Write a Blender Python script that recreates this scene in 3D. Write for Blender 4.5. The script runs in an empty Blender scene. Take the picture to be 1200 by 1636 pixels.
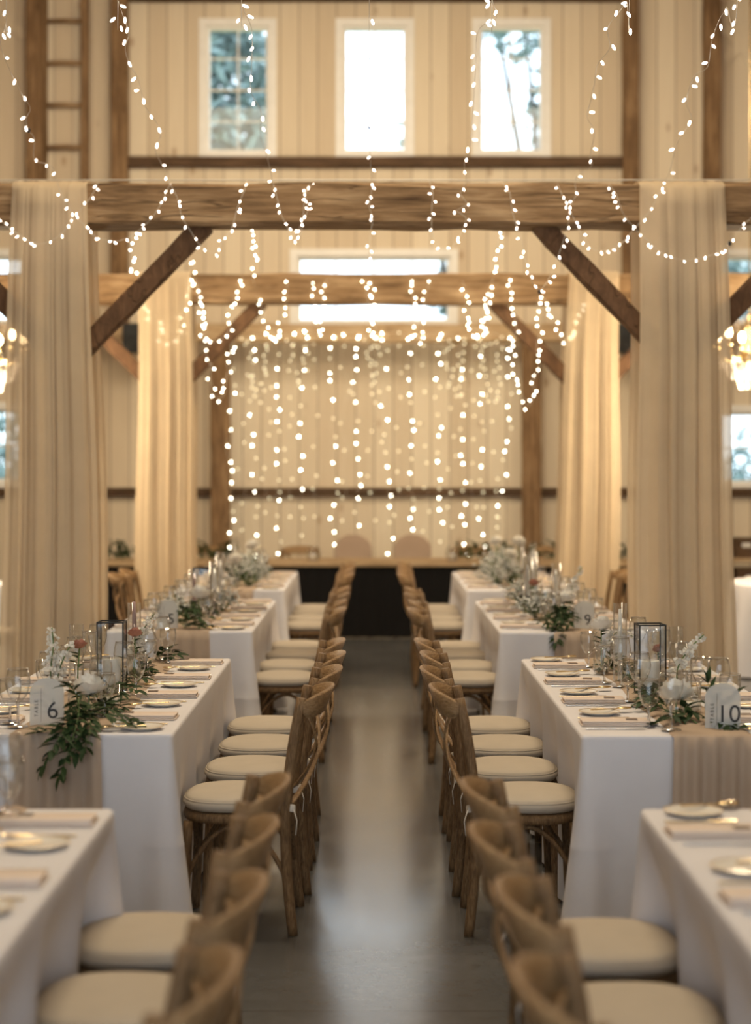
import bpy, math, random
from mathutils import Vector, Matrix
R = random.Random(7)
PI = math.pi
scene = bpy.context.scene
COL = scene.collection

# ------------------------------------------------------------------ camera
H_CAM = 1.65
cam_data = bpy.data.cameras.new('camera')
cam = bpy.data.objects.new('camera', cam_data); COL.objects.link(cam)
cam.location = (0, 0, H_CAM); cam.rotation_euler = (PI / 2, 0, 0)
cam_data.sensor_fit = 'VERTICAL'; cam_data.sensor_height = 36.0; cam_data.sensor_width = 26.4
F_PX = 2800.0
cam_data.lens = F_PX / 1636 * 36
cam_data.shift_y = -61.0 / 1636; cam_data.shift_x = 2.0 / 1636
cam_data.clip_start = 0.05; cam_data.clip_end = 300
cam_data.dof.use_dof = True; cam_data.dof.focus_distance = 7.2
cam_data.dof.aperture_fstop = 1.65
scene.camera = cam

# ------------------------------------------------------------------ light and exposure
scene.view_settings.view_transform = 'Standard'; scene.view_settings.look = 'None'
scene.view_settings.gamma = 1.0; scene.view_settings.use_curve_mapping = False
scene.view_settings.exposure = 0.12
world = bpy.data.worlds.new('sky'); scene.world = world; world.use_nodes = True
wn = world.node_tree
bg = wn.nodes['Background']
wtc = wn.nodes.new('ShaderNodeTexCoord'); wsep = wn.nodes.new('ShaderNodeSeparateXYZ')
wramp = wn.nodes.new('ShaderNodeValToRGB')
wn.links.new(wtc.outputs['Generated'], wsep.inputs[0]); wn.links.new(wsep.outputs['Z'], wramp.inputs[0])
wramp.color_ramp.elements[0].position = 0.0; wramp.color_ramp.elements[0].color = (0.74, 0.84, 0.93, 1)
wramp.color_ramp.elements[1].position = 0.6; wramp.color_ramp.elements[1].color = (0.68, 0.83, 1.0, 1)
wn.links.new(wramp.outputs[0], bg.inputs[0]); bg.inputs[1].default_value = 3.2

def area_light(name, loc, rot, sx, sy, power, color):
    d = bpy.data.lights.new(name, 'AREA'); d.shape = 'RECTANGLE'; d.size = sx; d.size_y = sy
    d.energy = power; d.color = color
    o = bpy.data.objects.new(name, d); COL.objects.link(o); o.location = loc; o.rotation_euler = rot
    return o
WARM = (1.0, 0.83, 0.59)
for yy, zz, tilt, pw in ((2.5, 8.2, 0, 95), (8.5, 8.2, 0, 310), (12.2, 6.0, .95, 110), (15.4, 6.4, .75, 135)):     # unseen warm fill added under the roof, two tilted at the end wall
    area_light('roof_fill', (0, yy, zz), (tilt, 0, 0), 5.0 if tilt else 2.6, 1.0, pw, WARM)
# daylight comes in through the windows and the wide open barn doors behind the photographer
scene.cycles.use_denoising = True
scene.cycles.max_bounces = 9; scene.cycles.diffuse_bounces = 3; scene.cycles.glossy_bounces = 3
scene.cycles.transmission_bounces = 6; scene.cycles.transparent_max_bounces = 24
scene.cycles.caustics_reflective = False; scene.cycles.caustics_refractive = False
scene.cycles.sample_clamp_indirect = 2.0; scene.cycles.blur_glossy = 0.5

# ------------------------------------------------------------------ helpers
def P(px, py, Y):
    """the point at distance Y that the photograph shows at px, py"""
    return Vector(((px - 598) * Y / F_PX, Y, H_CAM + (757 - py) * Y / F_PX))

class MB:
    def __init__(s): s.v = []; s.f = []; s.sm = []; s.mi = []
    def add(s, vs, fs, smooth=True, mi=0):
        b = len(s.v); s.v += [tuple(v) for v in vs]
        for f in fs: s.f.append(tuple(i + b for i in f)); s.sm.append(smooth); s.mi.append(mi)
    def box(s, lo, hi, M=None, mi=0, bev=0.0):
        x0, y0, z0 = lo; x1, y1, z1 = hi
        if bev <= 0:
            vs = [Vector(p) for p in ((x0,y0,z0),(x1,y0,z0),(x1,y1,z0),(x0,y1,z0),(x0,y0,z1),(x1,y0,z1),(x1,y1,z1),(x0,y1,z1))]
            fs = [(0,3,2,1),(4,5,6,7),(0,1,5,4),(1,2,6,5),(2,3,7,6),(3,0,4,7)]
        else:
            b = bev; vs = []; fs = []
            def ring(z, i): return [Vector(p) for p in ((x0+b-i*0,y0+i,z),(x1-b,y0+i,z),(x1-i,y0+b,z),(x1-i,y1-b,z),(x1-b,y1-i,z),(x0+b,y1-i,z),(x0+i,y1-b,z),(x0+i,y0+b,z))]
            rings = [ring(z0, b*.7), ring(z0+b, 0), ring(z1-b, 0), ring(z1, b*.7)]
            for r in rings: vs += r
            for k in range(3):
                for j in range(8):
                    a = k*8+j; c = k*8+(j+1)%8; fs.append((a, c, c+8, a+8))
            fs.append(tuple(range(7, -1, -1))); fs.append(tuple(range(24, 32)))
        if M is not None: vs = [M @ v for v in vs]
        s.add(vs, fs, False, mi)
    def tube(s, pts, rad, n=8, caps=True, flat=1.0, up=None, mi=0):
        pts = [Vector(p) for p in pts]; m = len(pts)
        if not isinstance(rad, (list, tuple)): rad = [rad] * m
        vs = []; prev = None
        for i, p in enumerate(pts):
            t = (pts[min(i+1, m-1)] - pts[max(i-1, 0)])
            t = t.normalized() if t.length > 1e-9 else Vector((0,0,1))
            if prev is None:
                a = Vector(up) if up else (Vector((0,0,1)) if abs(t.z) < .9 else Vector((1,0,0)))
                u = (a - t * a.dot(t)).normalized()
            else:
                u = (prev - t * prev.dot(t)); u = u.normalized() if u.length > 1e-6 else Vector((1,0,0))
            prev = u; w = t.cross(u)
            for k in range(n):
                an = 2*PI*k/n
                vs.append(p + u * (math.cos(an)*rad[i]) + w * (math.sin(an)*rad[i]*flat))
        fs = []
        for i in range(m-1):
            for k in range(n):
                a = i*n+k; b = i*n+(k+1)%n; fs.append((a, b, b+n, a+n))
        if caps: fs.append(tuple(range(n-1, -1, -1))); fs.append(tuple(range((m-1)*n, m*n)))
        s.add(vs, fs, True, mi)
    def lathe(s, prof, n=20, c=(0,0,0), M=None, close=False, mi=0):
        vs = []; fs = []; m = len(prof)
        for r, z in prof:
            for k in range(n):
                an = 2*PI*k/n; vs.append(Vector((c[0]+r*math.cos(an), c[1]+r*math.sin(an), c[2]+z)))
        for i in range(m-1):
            for k in range(n):
                a = i*n+k; b = i*n+(k+1)%n; fs.append((a, b, b+n, a+n))
        if close: fs.append(tuple(range(n-1, -1, -1))); fs.append(tuple(range((m-1)*n, m*n)))
        if M is not None: vs = [M @ v for v in vs]
        s.add(vs, fs, True, mi)
    def grid(s, rows, wrap=False, mi=0):
        vs = [v for r in rows for v in r]; n = len(rows[0]); fs = []
        for i in range(len(rows)-1):
            for k in range(n if wrap else n-1):
                a = i*n+k; b = i*n+(k+1) % n; fs.append((a, b, b+n, a+n))
        s.add(vs, fs, True, mi)
    def band(s, pts, ups, w, th, mi=0):
        """a flat strip of width w (or list) and thickness th along pts; ups gives the width direction"""
        pts = [Vector(p) for p in pts]; m = len(pts); vs = []; fs = []
        for i, p in enumerate(pts):
            t = (pts[min(i+1, m-1)] - pts[max(i-1, 0)]).normalized()
            u = Vector(ups[i]) if isinstance(ups, list) else Vector(ups)
            u = (u - t*u.dot(t)).normalized(); nrm = t.cross(u)
            ww = w[i] if isinstance(w, list) else w
            e = th*.5
            for a, b in ((-1,-.55),(-.93,-1),(.93,-1),(1,-.55),(1,.55),(.93,1),(-.93,1),(-1,.55)):
                vs.append(p + u*(a*ww*.5) + nrm*(b*e))
        for i in range(m-1):
            for k in range(8):
                a = i*8+k; b = i*8+(k+1)%8; fs.append((a, b, b+8, a+8))
        fs.append(tuple(range(7,-1,-1))); fs.append(tuple(range((m-1)*8, m*8)))
        s.add(vs, fs, True, mi)
    def ball(s, c, r, n=8, m=6, M=None, mi=0):
        if not isinstance(r, (tuple, list)): r = (r, r, r)
        prof = [(math.sin(PI*i/m), -math.cos(PI*i/m)) for i in range(m+1)]
        vs = []; fs = []
        for a, z in prof:
            for k in range(n):
                an = 2*PI*k/n; v = Vector((a*math.cos(an)*r[0], a*math.sin(an)*r[1], z*r[2]))
                vs.append((M @ v if M is not None else v) + Vector(c))
        for i in range(m):
            for k in range(n):
                a = i*n+k; b = i*n+(k+1)%n; fs.append((a, b, b+n, a+n))
        s.add(vs, fs, True, mi)
    def mesh(s, name, mats):
        me = bpy.data.meshes.new(name); me.from_pydata(s.v, [], s.f); me.update()
        for p, sm, mi in zip(me.polygons, s.sm, s.mi): p.use_smooth = sm; p.material_index = mi
        for m in (mats if isinstance(mats, (list, tuple)) else [mats]): me.materials.append(m)
        return me
    def build(s, name, mats, parent=None, loc=None):
        o = bpy.data.objects.new(name, s.mesh(name, mats)); COL.objects.link(o)
        if parent is not None: o.parent = parent
        if loc is not None: o.location = loc
        return o

def tag(o, label=None, cat=None, group=None, kind=None):
    if label: o['label'] = label
    if cat: o['category'] = cat
    if group: o['group'] = group
    if kind: o['kind'] = kind
    return o
def thing(name, loc, label, cat, group=None, rz=0.0):
    o = bpy.data.objects.new(name, None); COL.objects.link(o); o.empty_display_size = .05
    o.location = loc; o.rotation_euler = (0, 0, rz)
    return tag(o, label, cat, group)
KIDS = {}
def kids(o):
    return [c for c in COL.objects if c.parent is o]
def remember(o):
    """note the parts of a finished thing so that copies need no search"""
    ch = kids(o); KIDS[o.name] = [(c, kids(c)) for c in ch]
def dup(o, loc, rz, label, group=None):
    r = o.copy(); COL.objects.link(r); r.location = loc; r.rotation_euler = (0, 0, rz)
    r['label'] = label
    if group: r['group'] = group
    for c, gs in KIDS.get(o.name, []):
        d = c.copy(); COL.objects.link(d); d.parent = r
        for g in gs:
            e = g.copy(); COL.objects.link(e); e.parent = d
    return r
USED = set()
def place(proto, loc, rz, label, group=None):
    """the first time the prototype itself takes the place, afterwards a copy does"""
    if proto.name not in USED:
        USED.add(proto.name); proto.location = loc; proto.rotation_euler = (0, 0, rz); proto['label'] = label
        if group: proto['group'] = group
        return proto
    return dup(proto, loc, rz, label, group)
def catmull(pts, step):
    pts = [Vector(p) for p in pts]; out = []
    q = [pts[0]*2-pts[1]] + pts + [pts[-1]*2-pts[-2]]
    for i in range(1, len(q)-2):
        a, b, c, d = q[i-1], q[i], q[i+1], q[i+2]
        n = max(1, int((c-b).length/step))
        for k in range(n):
            t = k/n
            out.append(.5*((2*b)+(c-a)*t+(2*a-5*b+4*c-d)*t*t+(3*b-a-3*c+d)*t**3))
    out.append(pts[-1]); return out

# ------------------------------------------------------------------ materials
def new_mat(name):
    m = bpy.data.materials.new(name); m.use_nodes = True
    nt = m.node_tree; b = nt.nodes['Principled BSDF']
    return m, nt, b
def N(nt, t, **kw):
    n = nt.nodes.new(t)
    for k, v in kw.items(): setattr(n, k, v)
    return n
def ramp(nt, src, stops):
    r = N(nt, 'ShaderNodeValToRGB'); e = r.color_ramp.elements
    while len(e) < len(stops): e.new(.5)
    for i, (p, c) in enumerate(stops): e[i].position = p; e[i].color = (*c, 1)
    nt.links.new(src, r.inputs[0]); return r.outputs[0]
def math_(nt, op, a, b=None):
    n = N(nt, 'ShaderNodeMath', operation=op)
    for i, x in enumerate((a, b)):
        if x is None: continue
        if isinstance(x, (int, float)): n.inputs[i].default_value = x
        else: nt.links.new(x, n.inputs[i])
    return n.outputs[0]
def mix(nt, fac, a, b, mode='MIX'):
    n = N(nt, 'ShaderNodeMix', data_type='RGBA', blend_type=mode)
    for i, x in ((0, fac), (6, a), (7, b)):
        if isinstance(x, (int, float)): n.inputs[i].default_value = x
        elif isinstance(x, tuple): n.inputs[i].default_value = (*x, 1)
        else: nt.links.new(x, n.inputs[i])
    return n.outputs[2]
def coords(nt, scale=(1,1,1), kind='Object', rot=(0,0,0)):
    t = N(nt, 'ShaderNodeTexCoord'); m = N(nt, 'ShaderNodeMapping'); m.inputs['Scale'].default_value = scale
    m.inputs['Rotation'].default_value = rot
    nt.links.new(t.outputs[kind], m.inputs[0]); return m.outputs[0]
def noise(nt, vec, scale, detail=4, rough=.55, dist=0):
    n = N(nt, 'ShaderNodeTexNoise'); n.inputs['Scale'].default_value = scale; n.inputs['Detail'].default_value = detail
    n.inputs['Roughness'].default_value = rough; n.inputs['Distortion'].default_value = dist
    nt.links.new(vec, n.inputs['Vector']); return n.outputs['Fac']
def bump(nt, bsdf, h, strength=.3, dist=.01):
    b = N(nt, 'ShaderNodeBump'); b.inputs['Strength'].default_value = strength; b.inputs['Distance'].default_value = dist
    nt.links.new(h, b.inputs['Height']); nt.links.new(b.outputs[0], bsdf.inputs['Normal'])
def simple(name, col, rough=.6, metal=0.0, spec=.5, var=0.0, vs=30):
    m, nt, b = new_mat(name)
    b.inputs['Roughness'].default_value = rough; b.inputs['Metallic'].default_value = metal
    b.inputs['Specular IOR Level'].default_value = spec
    if var:
        f = noise(nt, coords(nt), vs)
        c = ramp(nt, f, [(.3, tuple(x*(1-var) for x in col)), (.7, tuple(min(1, x*(1+var)) for x in col))])
        nt.links.new(c, b.inputs['Base Color'])
    else: b.inputs['Base Color'].default_value = (*col, 1)
    return m
def boards(name, axis, width, c_lo, c_hi, groove=.35):
    """vertical tongue and groove pine boards with knots"""
    m, nt, b = new_mat(name)
    v = coords(nt); sp = N(nt, 'ShaderNodeSeparateXYZ'); nt.links.new(v, sp.inputs[0])
    u = math_(nt, 'DIVIDE', sp.outputs[axis], width); fl = math_(nt, 'FLOOR', u); fr = math_(nt, 'FRACT', u)
    wnz = N(nt, 'ShaderNodeTexWhiteNoise', noise_dimensions='1D'); nt.links.new(fl, wnz.inputs['W'])
    g = noise(nt, coords(nt, (9, 9, .5)), 3, 5, .6, .4)
    tint = math_(nt, 'ADD', math_(nt, 'MULTIPLY', wnz.outputs['Value'], .55), math_(nt, 'MULTIPLY', g, .5))
    col = ramp(nt, tint, [(.15, c_lo), (.85, c_hi)])
    vo = N(nt, 'ShaderNodeTexVoronoi'); vo.inputs['Scale'].default_value = 1.0
    nt.links.new(coords(nt, (3.2, 3.2, 1.7)), vo.inputs['Vector'])
    kn = ramp(nt, vo.outputs['Distance'], [(.045, (1,1,1)), (.13, (0,0,0))])
    col = mix(nt, math_(nt, 'MULTIPLY', kn, .6), col, (.34, .19, .09))
    e = math_(nt, 'LESS_THAN', math_(nt, 'ABSOLUTE', math_(nt, 'SUBTRACT', fr, .5)), .47)
    gm = math_(nt, 'SUBTRACT', 1.0, e)
    col = mix(nt, math_(nt, 'MULTIPLY', gm, groove), col, (.22, .14, .08))
    nt.links.new(col, b.inputs['Base Color']); b.inputs['Roughness'].default_value = .75
    b.inputs['Specular IOR Level'].default_value = .2
    bump(nt, b, math_(nt, 'ADD', e, math_(nt, 'MULTIPLY', g, .15)), .5, .008)
    return m
def timber(name, grain, lo, mid, hi, rough=.75, cracks=.8, scale=1.0):
    """weathered wood; grain is the axis scale of the noise (small along the grain)"""
    m, nt, b = new_mat(name)
    g = noise(nt, coords(nt, grain), 6*scale, 6, .62, .5)
    big = noise(nt, coords(nt), 1.7*scale, 3)
    f = math_(nt, 'ADD', math_(nt, 'MULTIPLY', g, .7), math_(nt, 'MULTIPLY', big, .3))
    col = ramp(nt, f, [(.34, lo), (.5, mid), (.66, hi)])
    cg = noise(nt, coords(nt, tuple(x*.6 for x in grain)), 3.1*scale, 3, .5, .2)
    cr = ramp(nt, math_(nt, 'ABSOLUTE', math_(nt, 'SUBTRACT', cg, .52)), [(0.0, (1,1,1)), (.012, (0,0,0))])
    col = mix(nt, math_(nt, 'MULTIPLY', cr, cracks*.7), col, (.05, .028, .012))
    nt.links.new(col, b.inputs['Base Color']); b.inputs['Roughness'].default_value = rough
    b.inputs['Specular IOR Level'].default_value = .3
    bump(nt, b, math_(nt, 'SUBTRACT', g, math_(nt, 'MULTIPLY', cr, cracks)), .5, .012)
    return m
def cloth(name, col, weave=900, rough=.9, transl=0.0, sheer=0.0, var=.05):
    m, nt, b = new_mat(name)
    v = coords(nt); f = noise(nt, v, 7, 3)
    c = ramp(nt, f, [(.3, tuple(x*(1-var) for x in col)), (.7, tuple(min(1, x*(1+var)) for x in col))])
    nt.links.new(c, b.inputs['Base Color']); b.inputs['Roughness'].default_value = rough
    b.inputs['Specular IOR Level'].default_value = .15
    w = noise(nt, v, weave, 1); bump(nt, b, math_(nt, 'ADD', math_(nt, 'MULTIPLY', w, .25), f), .12, .006)
    out = nt.nodes['Material Output']; sh = b.outputs[0]
    if transl:
        t = N(nt, 'ShaderNodeBsdfTranslucent'); nt.links.new(c, t.inputs['Color'])
        mx = N(nt, 'ShaderNodeMixShader'); mx.inputs[0].default_value = transl
        nt.links.new(sh, mx.inputs[1]); nt.links.new(t.outputs[0], mx.inputs[2]); sh = mx.outputs[0]
    if sheer:
        t = N(nt, 'ShaderNodeBsdfTransparent'); t.inputs['Color'].default_value = (1, .95, .88, 1)
        mx = N(nt, 'ShaderNodeMixShader'); mx.inputs[0].default_value = sheer
        nt.links.new(sh, mx.inputs[1]); nt.links.new(t.outputs[0], mx.inputs[2]); sh = mx.outputs[0]
    nt.links.new(sh, out.inputs[0]); return m
def glass(name, tint=(.985, .99, .99), refl=1.35, rough=.02, base=.04):
    """thin walled clear glass: see-through with fresnel reflection"""
    m = bpy.data.materials.new(name); m.use_nodes = True; nt = m.node_tree; nt.nodes.clear()
    o = N(nt, 'ShaderNodeOutputMaterial'); t = N(nt, 'ShaderNodeBsdfTransparent'); t.inputs[0].default_value = (*tint, 1)
    g = N(nt, 'ShaderNodeBsdfGlossy'); g.inputs['Roughness'].default_value = rough
    lw = N(nt, 'ShaderNodeLayerWeight'); lw.inputs[0].default_value = .5
    f = math_(nt, 'ADD', math_(nt, 'MULTIPLY', math_(nt, 'POWER', lw.outputs['Facing'], 3.0), refl*.7), base)
    mx = N(nt, 'ShaderNodeMixShader'); nt.links.new(f, mx.inputs[0])
    nt.links.new(t.outputs[0], mx.inputs[1]); nt.links.new(g.outputs[0], mx.inputs[2]); nt.links.new(mx.outputs[0], o.inputs[0])
    return m
def emit(name, col, s):
    m = bpy.data.materials.new(name); m.use_nodes = True; nt = m.node_tree; nt.nodes.clear()
    o = N(nt, 'ShaderNodeOutputMaterial'); e = N(nt, 'ShaderNodeEmission')
    e.inputs[0].default_value = (*col, 1); e.inputs[1].default_value = s; nt.links.new(e.outputs[0], o.inputs[0]); return m

M_wall = boards('pine_boards_end', 'X', .215, (.63, .51, .36), (.80, .69, .52), .62)
M_wside = boards('pine_boards_side', 'Y', .21, (.60, .455, .29), (.78, .63, .45))
M_roof = boards('roof_boards', 'X', .2, (.52, .40, .27), (.66, .53, .38))
M_beam = timber('old_beam', (.35, 5, 5), (.09, .048, .02), (.29, .175, .085), (.50, .34, .19))
M_post = timber('old_post', (5, 5, .35), (.10, .055, .025), (.23, .135, .065), (.36, .23, .12))
M_brace = timber('old_brace', (3, 3, 1.2), (.08, .040, .018), (.15, .078, .038), (.23, .125, .062))
M_girt = timber('dark_girt', (.35, 5, 5), (.05, .028, .014), (.10, .057, .03), (.17, .10, .055))
M_chair = timber('limed_oak', (14, 14, 2), (.075, .040, .018), (.21, .122, .055), (.35, .22, .112), rough=.5, cracks=.35, scale=2.2)
M_rail = timber('limed_oak_bent', (4, 4, 14), (.14, .075, .032), (.31, .185, .085), (.46, .30, .155), rough=.36, cracks=.2, scale=2.0)
M_shelfwood = timber('shelf_pine', (.5, 5, 5), (.36, .24, .13), (.50, .35, .20), (.60, .45, .28), cracks=.2)
M_linen = cloth('linen_cushion', (.54, .465, .37), 700, var=.04)
M_tie = cloth('linen_tie', (.74, .67, .57), 700)
M_cloth = cloth('white_tablecloth', (.77, .745, .76), 900, var=.02)
M_runner = cloth('blush_gauze', (.57, .44, .33), 500, transl=.15, sheer=.06)
M_napkin = cloth('blush_napkin', (.78, .65, .55), 900)
M_drape = cloth('sheer_drape', (.81, .65, .44), 600, transl=.3, sheer=.16, var=.03)
M_black = cloth('black_skirt', (.012, .011, .011), 500)
M_uph = cloth('taupe_upholstery', (.42, .31, .23), 500)
M_plate = simple('ivory_china', (.84, .78, .68), .25)
M_rim = simple('gold_rim', (.78, .60, .34), .3, .7)
M_steel = simple('steel_cutlery', (.66, .66, .67), .22, 1.0)
M_gold = simple('gold_cutlery', (.83, .64, .36), .25, 1.0)
M_card = simple('brown_card', (.20, .14, .10), .6)
M_glass = glass('stemware_glass')
M_pane = glass('window_glass', (.96, .98, .98), .6, .01, .02)
M_solid, nt_, b_ = new_mat('solid_glass')
b_.inputs['Transmission Weight'].default_value = 1.0; b_.inputs['Roughness'].default_value = 0.0; b_.inputs['IOR'].default_value = 1.48
M_trimw = simple('painted_trim', (.88, .85, .79), .5, var=.04, vs=8)
M_acryl, nt_, b_ = new_mat('frosted_acrylic')
b_.inputs['Base Color'].default_value = (.74, .72, .67, 1); b_.inputs['Roughness'].default_value = .5
_t = N(nt_, 'ShaderNodeBsdfTransparent'); _t.inputs[0].default_value = (.95, .95, .92, 1); _x = N(nt_, 'ShaderNodeMixShader')
_x.inputs[0].default_value = .46; nt_.links.new(b_.outputs[0], _x.inputs[1]); nt_.links.new(_t.outputs[0], _x.inputs[2])
nt_.links.new(_x.outputs[0], nt_.nodes['Material Output'].inputs[0])
M_ink = simple('black_ink', (.02, .018, .018), .5)
M_blackmetal = simple('black_metal', (.02, .018, .016), .4, .6)
M_wax = simple('ivory_wax', (.88, .83, .74), .5)
M_rosewax = simple('dusty_rose_wax', (.46, .30, .27), .5)
M_stem = simple('green_stem', (.13, .20, .06), .6)
M_leaf = simple('ruscus_leaf', (.030, .056, .018), .6, spec=.2, var=.35, vs=9)
M_petal = simple('white_petal', (.86, .81, .71), .6, var=.05, vs=40)
M_dusty = simple('dusty_petal', (.47, .20, .13), .6, var=.15, vs=40)
M_tiny = simple('tiny_white_bloom', (.66, .66, .61), .7)
M_wire = simple('clear_wire', (.75, .70, .60), .3, .1)
M_bulb_n = emit('warm_led_near', (1.0, .84, .70), 9.0)
M_bulb_m = emit('warm_led_mid', (1.0, .94, .74), 24.0)
M_bulb_f = emit('warm_led_far', (1.0, .95, .75), 44.0)
M_bulb_d = emit('warm_led_dim', (1.0, .88, .55), 3.0)
M_speaker = simple('black_speaker', (.012, .012, .012), .6)
M_bark = simple('bark', (.12, .10, .085), .9, var=.3, vs=6)
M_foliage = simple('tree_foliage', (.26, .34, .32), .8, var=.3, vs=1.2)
M_grass = simple('lawn', (.20, .28, .13), .9, var=.2, vs=.6)
M_crystal = glass('crystal', (.98, .96, .92), 1.0, .03, .15)
M_flame = emit('candle_bulb', (1.0, .74, .42), 34.0)

# polished concrete
M_floor, nt_, b_ = new_mat('polished_concrete')
f1 = noise(nt_, coords(nt_), 1.3, 6, .6); f2 = noise(nt_, coords(nt_), 14, 4, .6); f3 = noise(nt_, coords(nt_), 90, 2)
ff = math_(nt_, 'ADD', math_(nt_, 'MULTIPLY', f1, .6), math_(nt_, 'ADD', math_(nt_, 'MULTIPLY', f2, .28), math_(nt_, 'MULTIPLY', f3, .12)))
cc = ramp(nt_, ff, [(.3, (.080, .077, .074)), (.55, (.118, .117, .116)), (.75, (.165, .166, .168))])
sp_ = N(nt_, 'ShaderNodeSeparateXYZ'); nt_.links.new(coords(nt_), sp_.inputs[0])
jy = math_(nt_, 'FRACT', math_(nt_, 'DIVIDE', math_(nt_, 'SUBTRACT', sp_.outputs['Y'], 9.98), 4.6))
jm = math_(nt_, 'LESS_THAN', jy, .0016)
cc = mix(nt_, math_(nt_, 'MULTIPLY', jm, .75), cc, (.04, .036, .032))
nt_.links.new(cc, b_.inputs['Base Color'])
nt_.links.new(math_(nt_, 'ADD', math_(nt_, 'MULTIPLY', f1, .14), .115), b_.inputs['Roughness'])
b_.inputs['Specular IOR Level'].default_value = .8



# ------------------------------------------------------------------ the barn shell
WY = 20.0                       # inner face of the end wall
HW = 7.2                        # half width of the barn
def struct(o): o['kind'] = 'structure'; return o
fl = MB(); fl.box((-HW, -5, -.12), (HW, WY+.2, 0)); struct(fl.build('floor', M_floor))

# end wall with openings: built from strips around the windows
WIN = [  # x0, x1, z0, z1, columns, rows
    (-1.914, -1.20, 5.32, 6.757, 2, 4), (-.357, .371, 5.32, 6.757, 2, 4), (1.20, 1.93, 5.32, 6.757, 2, 4),
    (-.879, .871, 3.379, 4.13, 4, 2),
    (-5.45, -4.0, 3.379, 4.13, 3, 2), (3.93, 5.4, 3.379, 4.13, 3, 2),
    (-5.45, -4.03, 1.56, 2.385, 3, 2), (3.95, 5.4, 1.54, 2.35, 3, 2)]
def wall_with_holes(name, mat, x0, x1, z0, z1, holes, y0, y1):
    xs = sorted({x0, x1, *[h[0] for h in holes], *[h[1] for h in holes]})
    zs = sorted({z0, z1, *[h[2] for h in holes], *[h[3] for h in holes]})
    def hole(i, j):
        cx = (xs[i]+xs[i+1])/2; cz = (zs[j]+zs[j+1])/2
        return any(h[0] < cx < h[1] and h[2] < cz < h[3] for h in holes)
    m = MB(); nx, nz = len(xs)-1, len(zs)-1
    solid = [[not hole(i, j) for j in range(nz)] for i in range(nx)]
    vid = {}
    def V(i, j, k):
        if (i, j, k) not in vid:
            vid[(i, j, k)] = len(m.v); m.v.append((xs[i], (y0, y1)[k], zs[j]))
        return vid[(i, j, k)]
    def F(*q): m.f.append(q); m.sm.append(False); m.mi.append(0)
    for i in range(nx):
        for j in range(nz):
            if not solid[i][j]: continue
            F(V(i,j,0), V(i+1,j,0), V(i+1,j+1,0), V(i,j+1,0)); F(V(i,j,1), V(i,j+1,1), V(i+1,j+1,1), V(i+1,j,1))
            if i == 0 or not solid[i-1][j]: F(V(i,j,0), V(i,j+1,0), V(i,j+1,1), V(i,j,1))
            if i == nx-1 or not solid[i+1][j]: F(V(i+1,j,0), V(i+1,j,1), V(i+1,j+1,1), V(i+1,j+1,0))
            if j == 0 or not solid[i][j-1]: F(V(i,j,0), V(i,j,1), V(i+1,j,1), V(i+1,j,0))
            if j == nz-1 or not solid[i][j+1]: F(V(i,j+1,0), V(i+1,j+1,0), V(i+1,j+1,1), V(i,j+1,1))
    return struct(m.build(name, mat))
wall_with_holes('wall_back', M_wall, -HW, HW, 0, 9.6, WIN, WY, WY+.16)
wall_with_holes('wall_front', M_wall, -HW, HW, 0, 9.6, [(-4.4, 4.4, 0, 5.4)], -5.16, -5)      # unseen, added to cut the daylight down to the wide open barn doorway
m = MB(); m.box((-HW-.15, -5, 0), (-HW, WY+.16, 6.2)); struct(m.build('wall_left', M_wside))
m = MB(); m.box((HW, -5, 0), (HW+.15, WY+.16, 6.2)); struct(m.build('wall_right', M_wside))
m = MB()
for s in (-1, 1):
    a = [(s*(HW+.15), -5, 6.2), (s*(HW+.15), WY+.16, 6.2), (0, WY+.16, 9.6), (0, -5, 9.6)]
    b = [(x, y, z+.15) for x, y, z in a]
    m.add(a+b, [(0,1,2,3), (7,6,5,4), (0,4,5,1), (1,5,6,2), (2,6,7,3), (3,7,4,0)], False)
struct(m.build('ceiling', M_roof))

def window(i, x0, x1, z0, z1, nc, nr):
    w = bpy.data.objects.new('window_%d' % i, None); COL.objects.link(w); w.location = ((x0+x1)/2, WY, z0); struct(w)
    hw = (x1-x0)/2; h = z1-z0
    c = MB(); t = .085
    for lo, hi in (((-hw-t, -.035, -t), (-hw, .0, h+t)), ((hw, -.035, -t), (hw+t, .0, h+t)), ((-hw, -.035, h), (hw, .0, h+t)), ((-hw-.02, -.055, -t), (hw+.02, .0, 0))):
        c.box(lo, hi)
    c.build('window_casing', M_trimw, w)
    f = MB(); e = .035
    f.box((-hw, .02, 0), (-hw+e, .12, h)); f.box((hw-e, .02, 0), (hw, .12, h)); f.box((-hw+e, .02, 0), (hw-e, .12, e)); f.box((-hw+e, .02, h-e), (hw-e, .12, h))
    for k in range(1, nc): x = -hw+2*hw*k/nc; f.box((x-.009, .055, e), (x+.009, .08, h-e))
    for k in range(1, nr): z = h*k/nr; f.box((-hw+e, .056, z-.009), (hw-e, .079, z+.009))
    f.build('window_sash', M_trimw, w)
    g = MB(); g.box((-hw+.02, .064, .02), (hw-.02, .07, h-.02)); g.build('window_pane', M_pane, w)
for i, q in enumerate(WIN): window(i+1, *q)

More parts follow.
